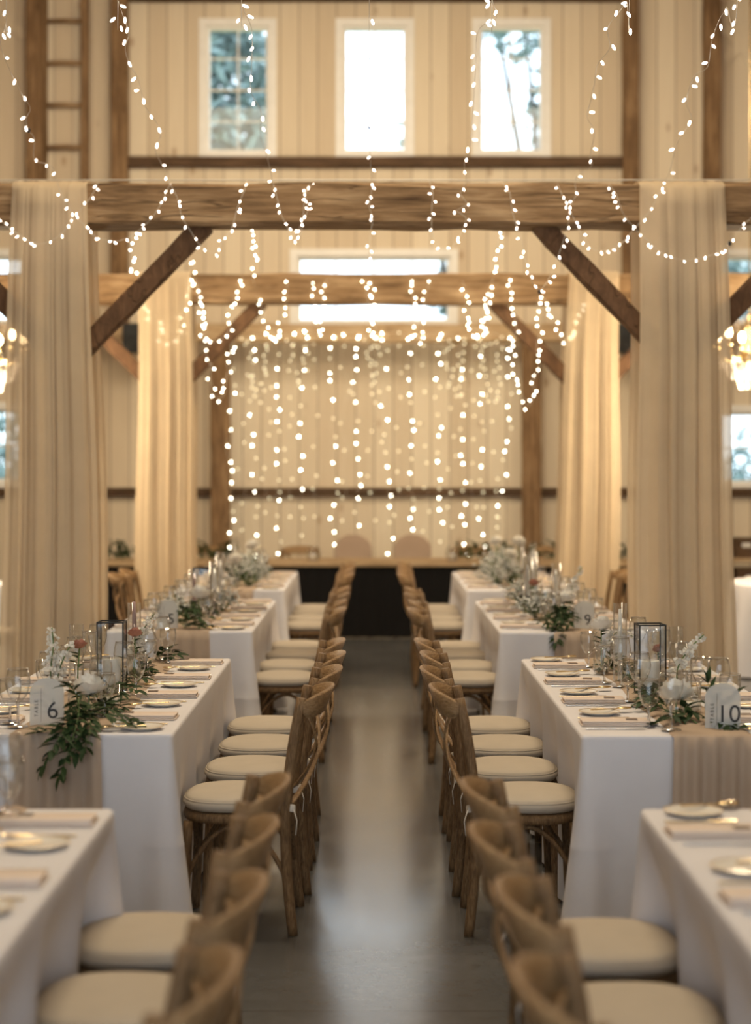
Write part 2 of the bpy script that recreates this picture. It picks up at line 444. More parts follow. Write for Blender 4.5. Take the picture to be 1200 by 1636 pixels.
# girts and posts nailed to the end wall
def rough_beam(m, a, b, w, d, n=14, j=.006, seed=1):
    """a hewn timber from a to b with slightly wavering faces; w is the width, d the depth"""
    rr = random.Random(seed); a = Vector(a); b = Vector(b); t = (b-a).normalized()
    up = Vector((0,0,1)) if abs(t.z) < .8 else Vector((0,1,0))
    u = (up - t*up.dot(t)).normalized(); v = t.cross(u); rows = []
    for i in range(n+1):
        p = a + (b-a)*(i/n); r = []
        for k, (su, sv) in enumerate(((-1,-.86),(-.86,-1),(.86,-1),(1,-.86),(1,.86),(.86,1),(-.86,1),(-1,.86))):
            r.append(p + u*(su*w/2 + rr.uniform(-j, j)) + v*(sv*d/2 + rr.uniform(-j, j)))
        rows.append(r)
    bi = len(m.v); m.grid(rows, wrap=True)
    for k in range(len(m.sm)-n*8, len(m.sm)): m.sm[k] = False
    m.add(rows[0], [tuple(range(7,-1,-1))], False); m.add(rows[-1], [tuple(range(8))], False)
def timber_part(name, a, b, w, d, mat, parent=None, seed=1, n=14, j=.006):
    m = MB(); o = Vector(parent.location) if parent else Vector((0,0,0))
    rough_beam(m, Vector(a)-o, Vector(b)-o, w, d, n, j, seed); return m.build(name, mat, parent)
struct(timber_part('trim_1', (-HW, WY-.035, 1.44), (HW, WY-.035, 1.44), .10, .07, M_girt, seed=3, n=20, j=.003))
struct(timber_part('trim_2', (-2.80, WY-.05, 5.20), (2.82, WY-.05, 5.20), .115, .10, M_girt, seed=4, j=.003))
struct(timber_part('trim_3', (-2.80, WY-.05, 7.085), (2.82, WY-.05, 7.085), .12, .10, M_girt, seed=5, j=.003))
for k, (x, z0, wd) in enumerate(((-2.89, 3.34, .18), (2.91, 3.34, .18), (-3.85, 0, .2), (3.83, 0, .23))):
    struct(timber_part('trim_%d' % (k+4), (x, WY-.1, z0), (x, WY-.1, 8.0), wd, .18, M_post, seed=7+k, n=18))

for k, (a, b) in enumerate((((3.98, WY-.02, 6.75), (4.6, WY-.02, 6.0)), ((3.98, WY-.02, 6.35), (4.7, WY-.02, 7.1)), ((-4.4, WY-.02, 7.0), (-3.97, WY-.02, 6.62)))):
    struct(timber_part('trim_%d' % (k+8), a, b, .13, .03, M_wall, seed=70+k, n=6, j=.001))

# ladder fixed to the wall beside its post
la = thing('wooden_ladder', (-3.52, WY-.03, 0), 'wooden barn ladder fixed against the end wall beside a post', 'ladder')
for s, w in ((-1, .09), (1, .125)):
    m = MB(); rough_beam(m, (s*.245 if s < 0 else .235, -.045, 0), (s*.245 if s < 0 else .235, -.045, 8.0), w, .09, 16, .004, 20+s); m.build('side_rail', M_post, la)
for k in range(17):
    z = .10 + k*.478
    m = MB(); m.tube([(-.22, -.06, z), (0, -.064, z+.006), (.19, -.06, z)], .026, 8); m.build('rung', M_beam, la)
remember(la)

# the three timber frames that cross the hall
def timber_frame(name, Y, label, xs, zb, zt, half, braces, mat_beam, seed, post_w=.2, brace_top=None):
    fr = thing('timber_frame', (0, Y, 0), label, 'timber frame', 'timber frames across the hall')
    zc = (zb+zt)/2
    m = MB(); rough_beam(m, (-half, 0, zc), (half, 0, zc), zt-zb, .26, 40, .009, seed); m.build('beam', mat_beam, fr)
    for x in xs:
        m = MB(); rough_beam(m, (x, 0, 0), (x, 0, zb), post_w, post_w, 20, .005, seed+2); m.build('post', M_post, fr)
        if braces:
            for s in (-1, 1):
                m = MB(); rough_beam(m, (x+s*(post_w/2-.02), 0, zb-.74), (x+s*(post_w/2+.72), 0, zb+.02), .115, .11, 8, .004, seed+3+s)
                m.build('brace', M_brace, fr)
    return fr
Y1, Y2, Y3 = 10.4, 15.0, 19.62
timber_frame('timber_frame', Y1, 'nearest weathered timber beam frame with diagonal braces across the aisle', (-1.82, 1.80), 3.11, 3.355, 5.2, True, M_beam, 31)
timber_frame('timber_frame', Y2, 'middle weathered timber beam frame with diagonal braces, behind the nearest one', (-1.78, 1.84), 3.10, 3.35, 5.4, True, M_beam, 41)
timber_frame('timber_frame', Y3, 'last timber frame standing against the end wall behind the head table', (-1.72, 1.76), 3.12, 3.32, 6.0, False, M_shelfwood, 51, post_w=.21)

# two loudspeakers hung on the last frame
for x, lab in ((-2.66, 'black loudspeaker hung on the end frame, left of the head table'), (2.76, 'black loudspeaker hung on the end frame, right of the head table')):
    t = thing('loudspeaker', (x, Y3-.30, 2.98), lab, 'loudspeaker', 'loudspeakers on the end frame')
    m = MB(); m.box((-.10, -.13, 0), (.10, .11, .32), bev=.012); m.build('cabinet', M_speaker, t)
    m = MB(); m.lathe([(.0, .004), (.03, .006), (.06, -.004), (.075, .006)], 18, M=Matrix.Translation((0, -.132, .11)) @ Matrix.Rotation(PI/2, 4, 'X')); m.build('woofer', M_blackmetal, t)
    m = MB(); m.box((-.03, .11, .12), (.03, .175, .2)); m.build('bracket', M_blackmetal, t)

# ------------------------------------------------------------------ drapes over the beams
def drape(label, x_top, w_top, x_bot, w_bot, Y, zt, seed, fr=.21):
    rr = random.Random(seed)
    fold = [(rr.uniform(3.5, 6), rr.uniform(0, 6), .012), (rr.uniform(8, 12), rr.uniform(0, 6), .009), (rr.uniform(16, 24), rr.uniform(0, 6), .0028), (rr.uniform(30, 40), rr.uniform(0, 6), .0012)]
    deep = [(rr.uniform(.12, .4), .012, .030), (rr.uniform(.55, .7), .010, .040), (rr.uniform(.78, .92), .014, .022)]
    nu = 96; path = []
    nz = 34
    for i in range(nz+1): path.append((-fr, .015 + (zt-.05-.015)*i/nz, 1.0))       # front, up
    for i in range(1, 8):
        a = PI*i/8; path.append((-math.cos(a)*fr, zt-.05+.07*math.sin(a), .0))
    for i in range(nz+1): path.append((fr, zt-.05-(zt-.05-.015)*i/nz, -1.0))
    rows = []
    for yy, z, sgn in path:
        f = max(0, min(1, 1-z/zt)); cx = x_top+(x_bot-x_top)*f; w = w_top+(w_bot-w_top)*(1-(1-f)**1.6)
        amp = min(1, .35+1.6*f) if sgn else .35
        row = []
        for k in range(nu+1):
            u = k/nu; d = 0
            for fq, ph, a in fold: d += a*math.sin(fq*2*PI*u/1.0*.5+ph+.9*f*math.sin(ph*3))
            for c, wd, a in deep:
                cc_ = c+.05*f*math.sin(a*300); d -= a*math.exp(-((u-cc_)/wd)**2)*min(1, f*3+.15)
            x = cx+(u-.5)*w + .008*math.sin(9*f+seed)*(1 if u in (0, 1) else .6)
            n = sgn if sgn else yy/fr*-1
            # gathered round the post: the edges fall back a little
            back = .05*abs(2*u-1)**3
            lift = (.025+d*amp) if sgn else (.004+abs(d)*.3)
            row.append(Vector((x, yy-(sgn if sgn else 0)*(lift-back*(1 if sgn else 0)), z+(0 if sgn else lift))))
        rows.append(row)
    o = Vector((x_bot, Y, 0)); m = MB(); m.grid(rows)
    ob = m.build('drape', M_drape); ob.location = (0, Y, 0)
    # origin to the foot of the drape
    for v in ob.data.vertices: v.co.x -= x_bot
    ob.location = (x_bot, Y, 0)
    return tag(ob, label, 'drape', 'sheer beige drapes over the timber frames')
drape('sheer beige drape hung over the nearest timber beam beside table 6', -1.893, .434, -1.89, .585, Y1, 3.352, 3)
drape('sheer beige drape hung over the nearest timber beam beside table 10', 1.797, .495, 1.83, .585, Y1, 3.352, 12)
drape('sheer beige drape on the middle timber frame behind the table 6 side', -1.767, .44, -1.78, .50, Y2, 3.35, 5)
drape('sheer beige drape on the middle timber frame behind table 9', 1.86, .42, 1.80, .53, Y2, 3.35, 9)

# ------------------------------------------------------------------ outside: lawn and trees
g = MB(); g.box((-60, WY+.4, -.6), (60, 120, -.5)); struct(g.build('ground', M_grass))
def tree(loc, blobs, n, seed, label, size=.16):
    rr = random.Random(seed); x, y = loc
    t = thing('tree', (x, y, -.5), label, 'tree', 'trees outside the windows')
    zc = sum(b[2] for b in blobs)/len(blobs)
    m = MB(); m.tube([(0,0,0), (.05,.02,zc*.4), (0,0,zc+.4)], [.2, .15, .07], 8)
    for b in blobs: m.tube([(0,0,zc*.45), ((b[0])*.5, b[1]*.5, (zc*.5+b[2])*.5), (b[0], b[1], b[2]+.4)], [.09, .06, .02], 6)
    m.build('trunk', M_bark, t)
    f = MB(); tot = sum(b[3]*b[4] for b in blobs)
    for bx, by, bz, rx, rz in blobs:
        for _ in range(int(n*rx*rz/tot)):
            while True:
                q = Vector((rr.uniform(-1,1), rr.uniform(-1,1), rr.uniform(-1,1)))
                if q.length < 1: break
            c = Vector((bx+q.x*rx, by+q.y*rx, bz+.5+q.z*rz))
            d = Vector((rr.gauss(0,1), rr.gauss(0,1), rr.gauss(0,.6))).normalized(); e = d.orthogonal().normalized()
            s = size*rr.uniform(.6, 1.3); nn = d.cross(e)
            f.add([c-d*s, c+e*s*.42+nn*s*.12, c+d*s, c-e*s*.42+nn*s*.12], [(0,1,2,3)], False)
    f.build('crown', M_foliage, t)
tree((-2.6, 28), [(.2, 0, 7.3, 1.25, 1.7), (-.6, .4, 6.0, 1.3, 1.4), (-.3, 0, 9.0, 1.1, 1.2)], 5600, 3, 'leafy tree filling the upper window nearest the ladder')
tree((1.5, 30), [(-.55, 0, 7.3, .55, .7), (-.1, .2, 6.2, .7, .8)], 420, 4, 'small tree showing low in the middle upper window')
tree((3.0, 29), [(-.5, 0, 9.2, .95, .75), (.0, .2, 7.6, .5, 1.1), (-1.0, .3, 9.6, .7, .4)], 620, 5, 'sparse tree branches in the upper window farthest from the ladder')
tree((-6.6, 29), [(-.3, 0, 1.0, 1.3, 1.2), (.5, .3, 1.6, .9, 1.2)], 1500, 6, 'bushy tree in the low window beyond table 6', .13)
tree((6.6, 30), [(-.2, 0, 4.8, 1.5, 1.1), (.9, .3, 4.2, 1.0, 1.0)], 2000, 8, 'dense tree in the upper side window behind table 10', .15)
tree((7.2, 33), [(-.6, 0, 1.0, 1.2, .9), (.7, .3, 1.7, 1.3, 1.1)], 1000, 9, 'low tree in the low side window behind table 10', .15)
tree((2.0, 32), [(-.6, 0, 5.0, .5, .45), (-.2, .1, 4.4, .4, .4)], 300, 10, 'small tree seen through the wide middle window', .14)

# ------------------------------------------------------------------ head table
ht = thing('head_table', (0, 17.6, 0), 'long head table with wooden top and black skirt across the hall end', 'table')
m = MB(); m.box((-2.78, 0, .715), (2.66, .80, .768), bev=.012); m.build('tabletop', M_shelfwood, ht)
rows = []
for z in (.004, .36, .716):
    r = []
    for k in range(340):
        per = k/339; L = 5.36+2*.74; d = per*L
        if d < .74: p = Vector((-2.74, .77-d, z)); n = Vector((-1, 0, 0))
        elif d < .74+5.36: p = Vector((-2.74+(d-.74), .03, z)); n = Vector((0, -1, 0))
        else: p = Vector((2.62, .03+(d-6.1), z)); n = Vector((1, 0, 0))
        r.append(p+n*(.010*math.sin(d*42)*(1.2-z)))
    rows.append(r)
m = MB(); m.grid(rows); m.build('skirt', M_black, ht)
for x in (-2.6, -.9, .9, 2.5):
    for y in (.12, .7):
        m = MB(); m.tube([(x, y, 0), (x, y, .71)], .025, 8); m.build('leg', M_blackmetal, ht)

# ------------------------------------------------------------------ cross-back chair
def super_loop(hx0, hx1, hy, n, e, inset=0.0):
    out = []
    for k in range(n):
        a = 2*PI*k/n; c, s = math.cos(a), math.sin(a)
        x = abs(c)**(2/e)*(1 if c > 0 else -1); y = abs(s)**(2/e)*(1 if s > 0 else -1)
        hx = (hx1 if x > 0 else hx0)-inset; wy = hy*(1-.06*(x if x > 0 else 0))-inset
        out.append((x*hx, y*wy))
    return out
def pad(m, prof, hx0, hx1, hy, n=48, e=2.75):
    rows = []
    for ins, z in prof: rows.append([Vector((x, y, z)) for x, y in super_loop(hx0, hx1, hy, n, e, ins)])
    m.grid(rows, wrap=True)
    m.add(rows[0], [tuple(range(n-1, -1, -1))], False); m.add(rows[-1], [tuple(range(n))], True)
chair = thing('cross_back_chair', (0,0,0), 'x', 'chair')
m = MB(); pad(m, [(.02, .392), (.003, .398), (0, .412), (.004, .428), (.02, .432)], .198, .195, .212); m.build('seat', M_chair, chair)
m = MB(); pad(m, [(.035, .4325), (.008, .436), (-.004, .452), (-.003, .464), (.004, .469), (.003, .472), (.018, .482), (.045, .488), (.10, .492), (.17, .493)], .197, .185, .212)
cush = m.build('cushion', M_linen, chair)
m = MB()
lp = super_loop(.197, .185, .212, 60, 2.75, .004); pts = [Vector((x, y, .4695)) for x, y in lp]; m.tube(pts+[pts[0], pts[1]], .0035, 6, caps=False); m.build('piping', M_linen, cush)
for s in (-1, 1):
    m = MB(); m.band([(.165, s*.165, .455), (.185, s*.20, .458), (.212, s*.215, .455), (.222, s*.20, .45), (.205, s*.178, .452), (.175, s*.172, .452)], (0,0,1), .026, .004)
    m.band([(.218, s*.208, .45), (.23, s*.214, .41), (.225, s*.216, .36)], (0,1,0), .012, .003); m.build('tie', M_tie, cush)
for s in (-1, 1):
    m = MB(); m.tube(catmull([(-.165, s*.172, .40), (-.172, s*.178, .22), (-.182, s*.186, 0)], .05), .0175, 10); m.build('leg', M_chair, chair)
for s in (-1, 1):
    p = catmull([(.215, s*.212, 0), (.196, s*.204, .18), (.188, s*.20, .36), (.193, s*.198, .50), (.215, s*.194, .68), (.246, s*.188, .845)], .04)
    m = MB(); m.tube(p, [.018+.002*math.sin(PI*i/len(p)) for i in range(len(p))], 12, flat=1.12); m.build('back_post', M_chair, chair)
# bent top rail: a broad steamed band that bows away from the sitter
pts, ups, ws = [], [], []
for i in range(25):
    a = -PI/2+PI*i/24; c, s = math.cos(a), math.sin(a)
    pts.append((.248+.085*c**1.2 if c > 1e-6 else .248, .196*(1 if s > 0 else -1)*abs(s)**.85, .792+.036*max(c, 0)**.8))
    ups.append(Vector((.26*max(c, 0)+.12, 0, 1)).normalized()); ws.append(.048+.048*max(c, 0)**.7)
m = MB(); m.band(pts, ups, ws, .015); m.build('top_rail', M_rail, chair)
for s in (-1, 1):
    pp, uu = [], []
    for i in range(17):
        t = i/16
        pp.append((.262-.075*t+.062*math.sin(PI*t)**.9+(.006 if s > 0 else -.004), s*(.158-.345*t), .795-.345*t)); uu.append((0, 1, .45*s))
    m = MB(); m.band(pp, uu, .027, .008); m.build('cross_slat', M_rail, chair)
def hoop(a, b, top, ob):
    a = Vector(a); b = Vector(b); p = []
    for i in range(17):
        t = i/16; q = a+(b-a)*t; q.z = a.z+(b.z-a.z)*t+(top-a.z)*math.sin(PI*t)**.75
        q += Vector(ob)*math.sin(PI*t); p.append(q)
    m = MB(); m.tube(p, .0095, 8); return m.build('stretcher', M_chair, chair)
for s in (-1, 1): hoop((-.178, s*.180, .17), (.198, s*.203, .17), .385, (0, -.012*s, 0))
hoop((-.178, -.175, .17), (-.178, .175, .17), .385, (.012, 0, 0)); hoop((.195, -.197, .17), (.195, .197, .17), .385, (-.012, 0, 0))
remember(chair)
def put_chair(x, y, rz, label, group='cross-back chairs'):
    return place(chair, (x, y, 0), rz + R.uniform(-.025, .025), label, group)
NTH = ['first', 'second', 'third', 'fourth', 'fifth']
ORD = ['nearest', 'second', 'third', 'farthest']

# ------------------------------------------------------------------ tables: (side, y0, y1, name in words, chair y list, chair x)
TH = .765
TABLES = [
    dict(s=-1, y0=2.15, y1=4.63, d='cropped table before table 6', ch=[2.79, 3.35, 3.92, 4.48], cx=-.562, push=.105),
    dict(s=1, y0=2.15, y1=4.63, d='cropped table before table 10', ch=[2.74, 3.30, 3.84, 4.42], cx=.57, push=.085),
    dict(s=-1, y0=5.96, y1=8.40, d='table 6', ch=[6.48, 7.08, 7.67, 8.27], cx=-.49, push=.03),
    dict(s=1, y0=5.92, y1=8.38, d='table 10', ch=[6.46, 7.06, 7.66, 8.26], cx=.547, push=.06),
    dict(s=-1, y0=9.86, y1=12.25, d='the table behind table 6', ch=[10.22, 10.85, 11.48, 12.1], cx=-.525, push=.055),
    dict(s=1, y0=9.80, y1=12.2, d='table 9', ch=[10.18, 10.8, 11.45, 12.05], cx=.55, push=.06),
    dict(s=-1, y0=13.35, y1=15.8, d='rearmost table left of aisle', ch=[13.75, 14.35, 14.95, 15.5], cx=-.52, push=.05),
    dict(s=1, y0=13.3, y1=15.8, d='rearmost table behind table 9', ch=[13.75, 14.35, 14.95, 15.5], cx=.54, push=.055),
]
TW = .82
def tablecloth(t, seed):
    rr = random.Random(seed); s = t['s']; cx = s*1.10 if s < 0 else 1.115; hx = TW/2; y0, y1 = t['y0'], t['y1']; cy = (y0+y1)/2; hy = (y1-y0)/2
    per = []; r = .018
    def edge(a, b, n, nr):
        for k in range(n):
            f = k/n; per.append((a[0]+(b[0]-a[0])*f, a[1]+(b[1]-a[1])*f, nr, min(f, 1-f)*math.dist(a, b)))
    nl, ns = 90, 40
    edge((-hx+r, -hy), (hx-r, -hy), ns, (0, -1)); 
    for k in range(5): a = -PI/2+PI/2*(k+.0)/5; per.append((hx-r+r*math.cos(a), -hy+r+r*math.sin(a), (math.cos(a), math.sin(a)), 0))
    edge((hx, -hy+r), (hx, hy-r), nl, (1, 0))
    for k in range(5): a = PI/2*k/5; per.append((hx-r+r*math.cos(a), hy-r+r*math.sin(a), (math.cos(a), math.sin(a)), 0))
    edge((hx-r, hy), (-hx+r, hy), ns, (0, 1))
    for k in range(5): a = PI/2+PI/2*k/5; per.append((-hx+r+r*math.cos(a), hy-r+r*math.sin(a), (math.cos(a), math.sin(a)), 0))
    edge((-hx, hy-r), (-hx, -hy+r), nl, (-1, 0))
    for k in range(5): a = PI+PI/2*k/5; per.append((-hx+r+r*math.cos(a), -hy+r+r*math.sin(a), (math.cos(a), math.sin(a)), 0))
    n = len(per); rows = []
    ph = [rr.uniform(0, 6) for _ in range(4)]
    zs = [TH, TH, TH-.004, TH-.016, TH-.05, TH-.12, TH-.2, TH-.32, TH-.372, TH-.378, TH-.384, TH-.45, TH-.58, TH-.70, .018]
    for j, z in enumerate(zs):
        row = []
        f = max(0, (TH-z)/TH)
        for i, (x, y, nr, d) in enumerate(per):
            if j == 0: o = -.012
            elif j == 1: o = -.004
            else:
                o = .003+.004*f
                o += f**1.2*(.085*math.exp(-(d/.055)**2) - .028*math.exp(-((d-.13)/.045)**2) + .016*math.exp(-((d-.22)/.05)**2))
                q = x*1.0+y*1.0
                o += f*.006*(math.sin(q*7+ph[0])+.6*math.sin(q*15+ph[1]))*min(1, d*4)
                if abs(z-(TH-.378)) < .001: o += .0012
                o = max(o, .001)
                if nr[0]*s < -.5:      # the aisle side gives way where the chairs are pushed in
                    o -= t['push']*min(1, max(0, (TH-.05-z)/.22))*max(math.exp(-((y+cy-yc)/.25)**4) for yc in t['ch'])*min(1, d/.06)
            row.append(Vector((x+nr[0]*o, y+nr[1]*o, z)))
        rows.append(row)
    m = MB(); m.grid(rows, wrap=True); m.add(rows[0], [tuple(range(n))], False)
    ob = m.build('tablecloth', M_cloth, None, (cx, cy, 0))
    tag(ob, 'white floor-length tablecloth of %s' % t['d'], 'tablecloth', 'white tablecloths'); return cx, cy, hx, hy
def runner(t, cx, cy, hy, xo, w, seed):
    rr = random.Random(seed); rows = []; path = []
    drop = .62
    for k in range(13): path.append(('f', TH-drop+drop*k/12))
    n = 50
    for k in range(n+1): path.append(('t', -hy+2*hy*k/n))
    for k in range(13): path.append(('b', TH-drop*k/12))
    ph = [rr.uniform(0, 6) for _ in range(5)]; nu = 44
    for kind, q in path:
        row = []
        for i in range(nu+1):
            u = i/nu
            wv = .5+.5*math.sin(5.3*2*PI*u/2+ph[0])*math.sin(3*2*PI*u/2+ph[1]); w2 = .5+.5*math.sin(13*u*2+ph[2])
            if kind == 't':
                x = (u-.5)*w*(1-.06*math.sin(q*3+ph[3]))+.012*math.sin(q*5+ph[4])
                row.append(Vector((x, q, TH+.0012+min(1, min(u, 1-u)*12)*(.0028+.006*wv*(.5+.5*math.sin(q*9+u*6+ph[2]))))))
            else:
                f = (TH-q)/drop; sg = -1 if kind == 'f' else 1
                x = (u-.5)*w*(1+.04*f)+.004*math.sin(f*5+ph[3])
                row.append(Vector((x, sg*(hy+.016+.030*f+.034*wv*(.25+f)+.014*w2), q if f > .03 else TH-.001)))
        rows.append(row)
    m = MB(); m.grid(rows); ob = m.build('table_runner', M_runner, None, (cx+xo, cy, 0))
    tag(ob, 'blush gauze runner along the middle of %s' % t['d'], 'table runner', 'blush gauze runners')

# ------------------------------------------------------------------ one place setting (outer edge of the table at x = 0, guest at +x)
def proto(name, cat, mb_parts, group):
    """a thing built once; mb_parts is one (MB, material) or a list of (name, MB, material)"""
    if isinstance(mb_parts, tuple):
        o = mb_parts[0].build(name, mb_parts[1]); tag(o, 'x', cat, group)
    else:
        o = thing(name, (0,0,0), 'x', cat, group)
        for n_, mb, mt in mb_parts: mb.build(n_, mt, o)
    remember(o); return o
m = MB()
for k, (dz, dx, dy) in enumerate(((0, 0, 0), (.006, .004, .003), (.012, .002, .006))):
    rows = []
    for i in range(9):
        x = -.12+dx+(.24-2*dx)*i/8; r = []
        for y, z in ((-.054+dy, .001), (-.058+dy, .0035), (-.054+dy, .006), (0, .0066+.001*math.sin(i)), (.054-dy, .006), (.058-dy, .0035), (.054-dy, .001)): r.append(Vector((x+.002*math.sin(y*60+k), y, z+dz)))
        rows.append(r)
    m.grid(rows); m.add(rows[0], [tuple(range(6, -1, -1))], False); m.add(rows[-1], [tuple(range(7))], False)
napkin = proto('napkin', 'napkin', (m, M_napkin), 'folded blush napkins')
m = MB(); m.box((-.02, -.017, 0), (.02, .017, .0022)); card = proto('favour_card', 'card', (m, M_card), 'small brown cards on the napkins')
m = MB(); m.lathe([(0, .003), (.040, .0025), (.048, .004), (.064, .009), (.0735, .0125), (.0755, .0135), (.0745, .0115), (.062, .006), (.046, 0), (0, 0)], 36)
m2 = MB(); m2.lathe([(.0725, .0128), (.0745, .0142), (.0765, .0138), (.0755, .0125)], 36)
plate = proto('bread_plate', 'plate', [('dish', m, M_plate), ('gilt_rim', m2, M_rim)], 'ivory bread plates')
def cutlery(kind):
    m = MB()
    hp = [(.0, .0045), (.02, .006), (.05, .005), (.085, .0032), (.105, .0034)]
    rows = []
    for x, w in hp: rows.append([Vector((x, -w, .002)), Vector((x, -w*.6, .0045)), Vector((x, w*.6, .0045)), Vector((x, w, .002)), Vector((x, w*.6, .0005)), Vector((x, -w*.6, .0005))])
    m.grid(rows, wrap=True); m.add(rows[0], [(5,4,3,2,1,0)], False)
    if kind == 'knife':
        pr = [(.105, -.004, .006), (.12, -.006, .009), (.17, -.0055, .0105), (.20, -.004, .0085), (.212, .002, .004)]
        rows = [[Vector((x, a, .0012)), Vector((x, b, .001)), Vector((x, b, .0022)), Vector((x, a, .003))] for x, a, b in pr]
        m.grid(rows, wrap=True); m.add(rows[-1], [(0,1,2,3)], False)
    elif kind == 'fork':
        rows = []
        for x, w, z in ((.105, .0034, .002), (.125, .009, .0035), (.14, .0125, .003)):
            rows.append([Vector((x, -w, z)), Vector((x, w, z)), Vector((x, w, z+.002)), Vector((x, -w, z+.002))])
        m.grid(rows, wrap=True)
        for k in range(4):
            y = -.0105+.007*k; m.box((.139, y-.0018, .003), (.185, y+.0018, .005))
    else:
        m.ball((.135, 0, .004), (.03, .0185, .005), 14, 8)
    return m
fork = proto('fork', 'fork', (cutlery('fork'), M_gold), 'gold forks'); knife = proto('table_knife', 'knife', (cutlery('knife'), M_steel), 'steel knives')
spoon = proto('gold_spoon', 'spoon', (cutlery('spoon'), M_gold), 'gold spoons')
def stemware(bowl, stem_h, foot):
    a, b, c = MB(), MB(), MB()
    z0 = stem_h; outer = [(r, z+z0) for r, z in bowl]; inner = [(max(r-.0013, 0), z+z0+.0015) for r, z in reversed(bowl)]
    a.lathe(outer+inner, 28)
    e = MB(); rr_, rz_ = bowl[-1]; e.tube([(rr_*math.cos(2*PI*k/28), rr_*math.sin(2*PI*k/28), z0+rz_) for k in range(30)], .0013, 6, caps=False)
    b.lathe([(.0055, .008), (.0042, stem_h*.3), (.004, stem_h*.7), (.007, stem_h+.002)], 12)
    c.lathe([(0, .0045), (.006, .008), (.015, .0035), (foot, .0018), (foot, 0), (0, 0)], 28)
    return [('bowl', a, M_glass), ('rim', e, M_solid), ('stem', b, M_solid), ('foot', c, M_solid)]
wine = proto('wine_glass', 'wine glass', stemware([(.003, 0), (.016, .006), (.031, .024), (.041, .05), (.0435, .07), (.041, .092), (.0355, .118)], .082, .036), 'empty wine glasses')
goblet = proto('water_goblet', 'water goblet', stemware([(.004, 0), (.018, .006), (.030, .024), (.037, .05), (.0385, .07), (.038, .10)], .055, .034), 'empty water goblets')
def setting(t, k, y, side_sign, side, cx):
    """side_sign +1: the guest sits at +x of the table edge"""
    ex = cx+side_sign*TW/2; rz = 0 if side_sign > 0 else PI
    far = {0: 'nearest'}.get(k, NTH[k]+' from front')
    where = '%s side of %s' % (side, t['d'])
    def L(x, yy): return (ex+side_sign*x, y+side_sign*yy)
    j = lambda a: R.uniform(-a, a)
    def go(pr, x, yy, z, r, what, grp=None):
        px_, py_ = L(x, yy); place(pr, (px_, py_, z), rz+r, '%s, %s, %s' % (what, far, where), grp)
    jx, jy = j(.008), j(.012); gx = .05 if side == 'outer' else (.045 if t is TABLES[0] else 0)
    go(napkin, -.135+jx, jy, TH+.001, j(.03), 'folded blush napkin')
    go(card, -.195+jx, .012+jy, TH+.0205, j(.15), 'brown napkin card')
    go(plate, -.115+j(.008), -.265+j(.012), TH+.001, 0, 'ivory bread plate')
    go(fork, -.035+j(.008), -.155+j(.006), TH+.001, PI+j(.05), 'gold fork')
    go(knife, -.03+j(.008), .115+j(.006), TH+.001, PI+j(.03), 'steel knife')
    go(spoon, -.10+j(.01), -.285+j(.01), TH+.014, PI+.35+j(.1), 'gold spoon')
    go(goblet, -.275+gx+j(.015), .02+j(.02), TH+.006, 0, 'water goblet')
    go(wine, -.315+gx+j(.015), .135+j(.02), TH+.006, 0, 'wine glass')
for ti, t in enumerate(TABLES):
    cx, cy, hx, hy = tablecloth(t, 60+ti)
    runner(t, cx, cy, hy, (0.02 if t['s'] < 0 else .02), .31 if t['s'] < 0 else .26, 80+ti)
    s = t['s']
    for k, y in enumerate(t['ch']):
        if ti < 2 and k == 0: pass
        put_chair(t['cx']+R.uniform(-.012, .012), y, 0 if s < 0 else PI, 'cross-back chair, linen cushion, %s, aisle side of %s' % ('nearest' if k == 0 else NTH[k]+' from front', t['d']))
        n0 = t['y0']+.30+.60*k+(.04 if ti > 1 else .0)
        yy = ((3.15, 3.15, 3.79, 4.42), (3.0, 3.0, 3.63, 4.29))[ti][k] if ti < 2 else t['y0']+((.38+.61*k) if s < 0 else (.26+.61*k))
        if not (ti < 2 and k == 0):
            setting(t, k, yy, -s, 'aisle', cx)
        if ti >= 2: setting(t, k, t['y0']+((.26+.61*k) if s < 0 else (.38+.61*k)), s, 'outer', cx)
# outer chairs that show past the drapes
for ti in (6, 7):
    t = TABLES[ti]
    for k in range(2): put_chair(t['s']*1.74, t['ch'][k]+.03, PI if t['s'] < 0 else 0, 'cross-back chair, linen cushion, %s, outer side of %s' % ('nearest' if k == 0 else NTH[k]+' from front', t['d']))
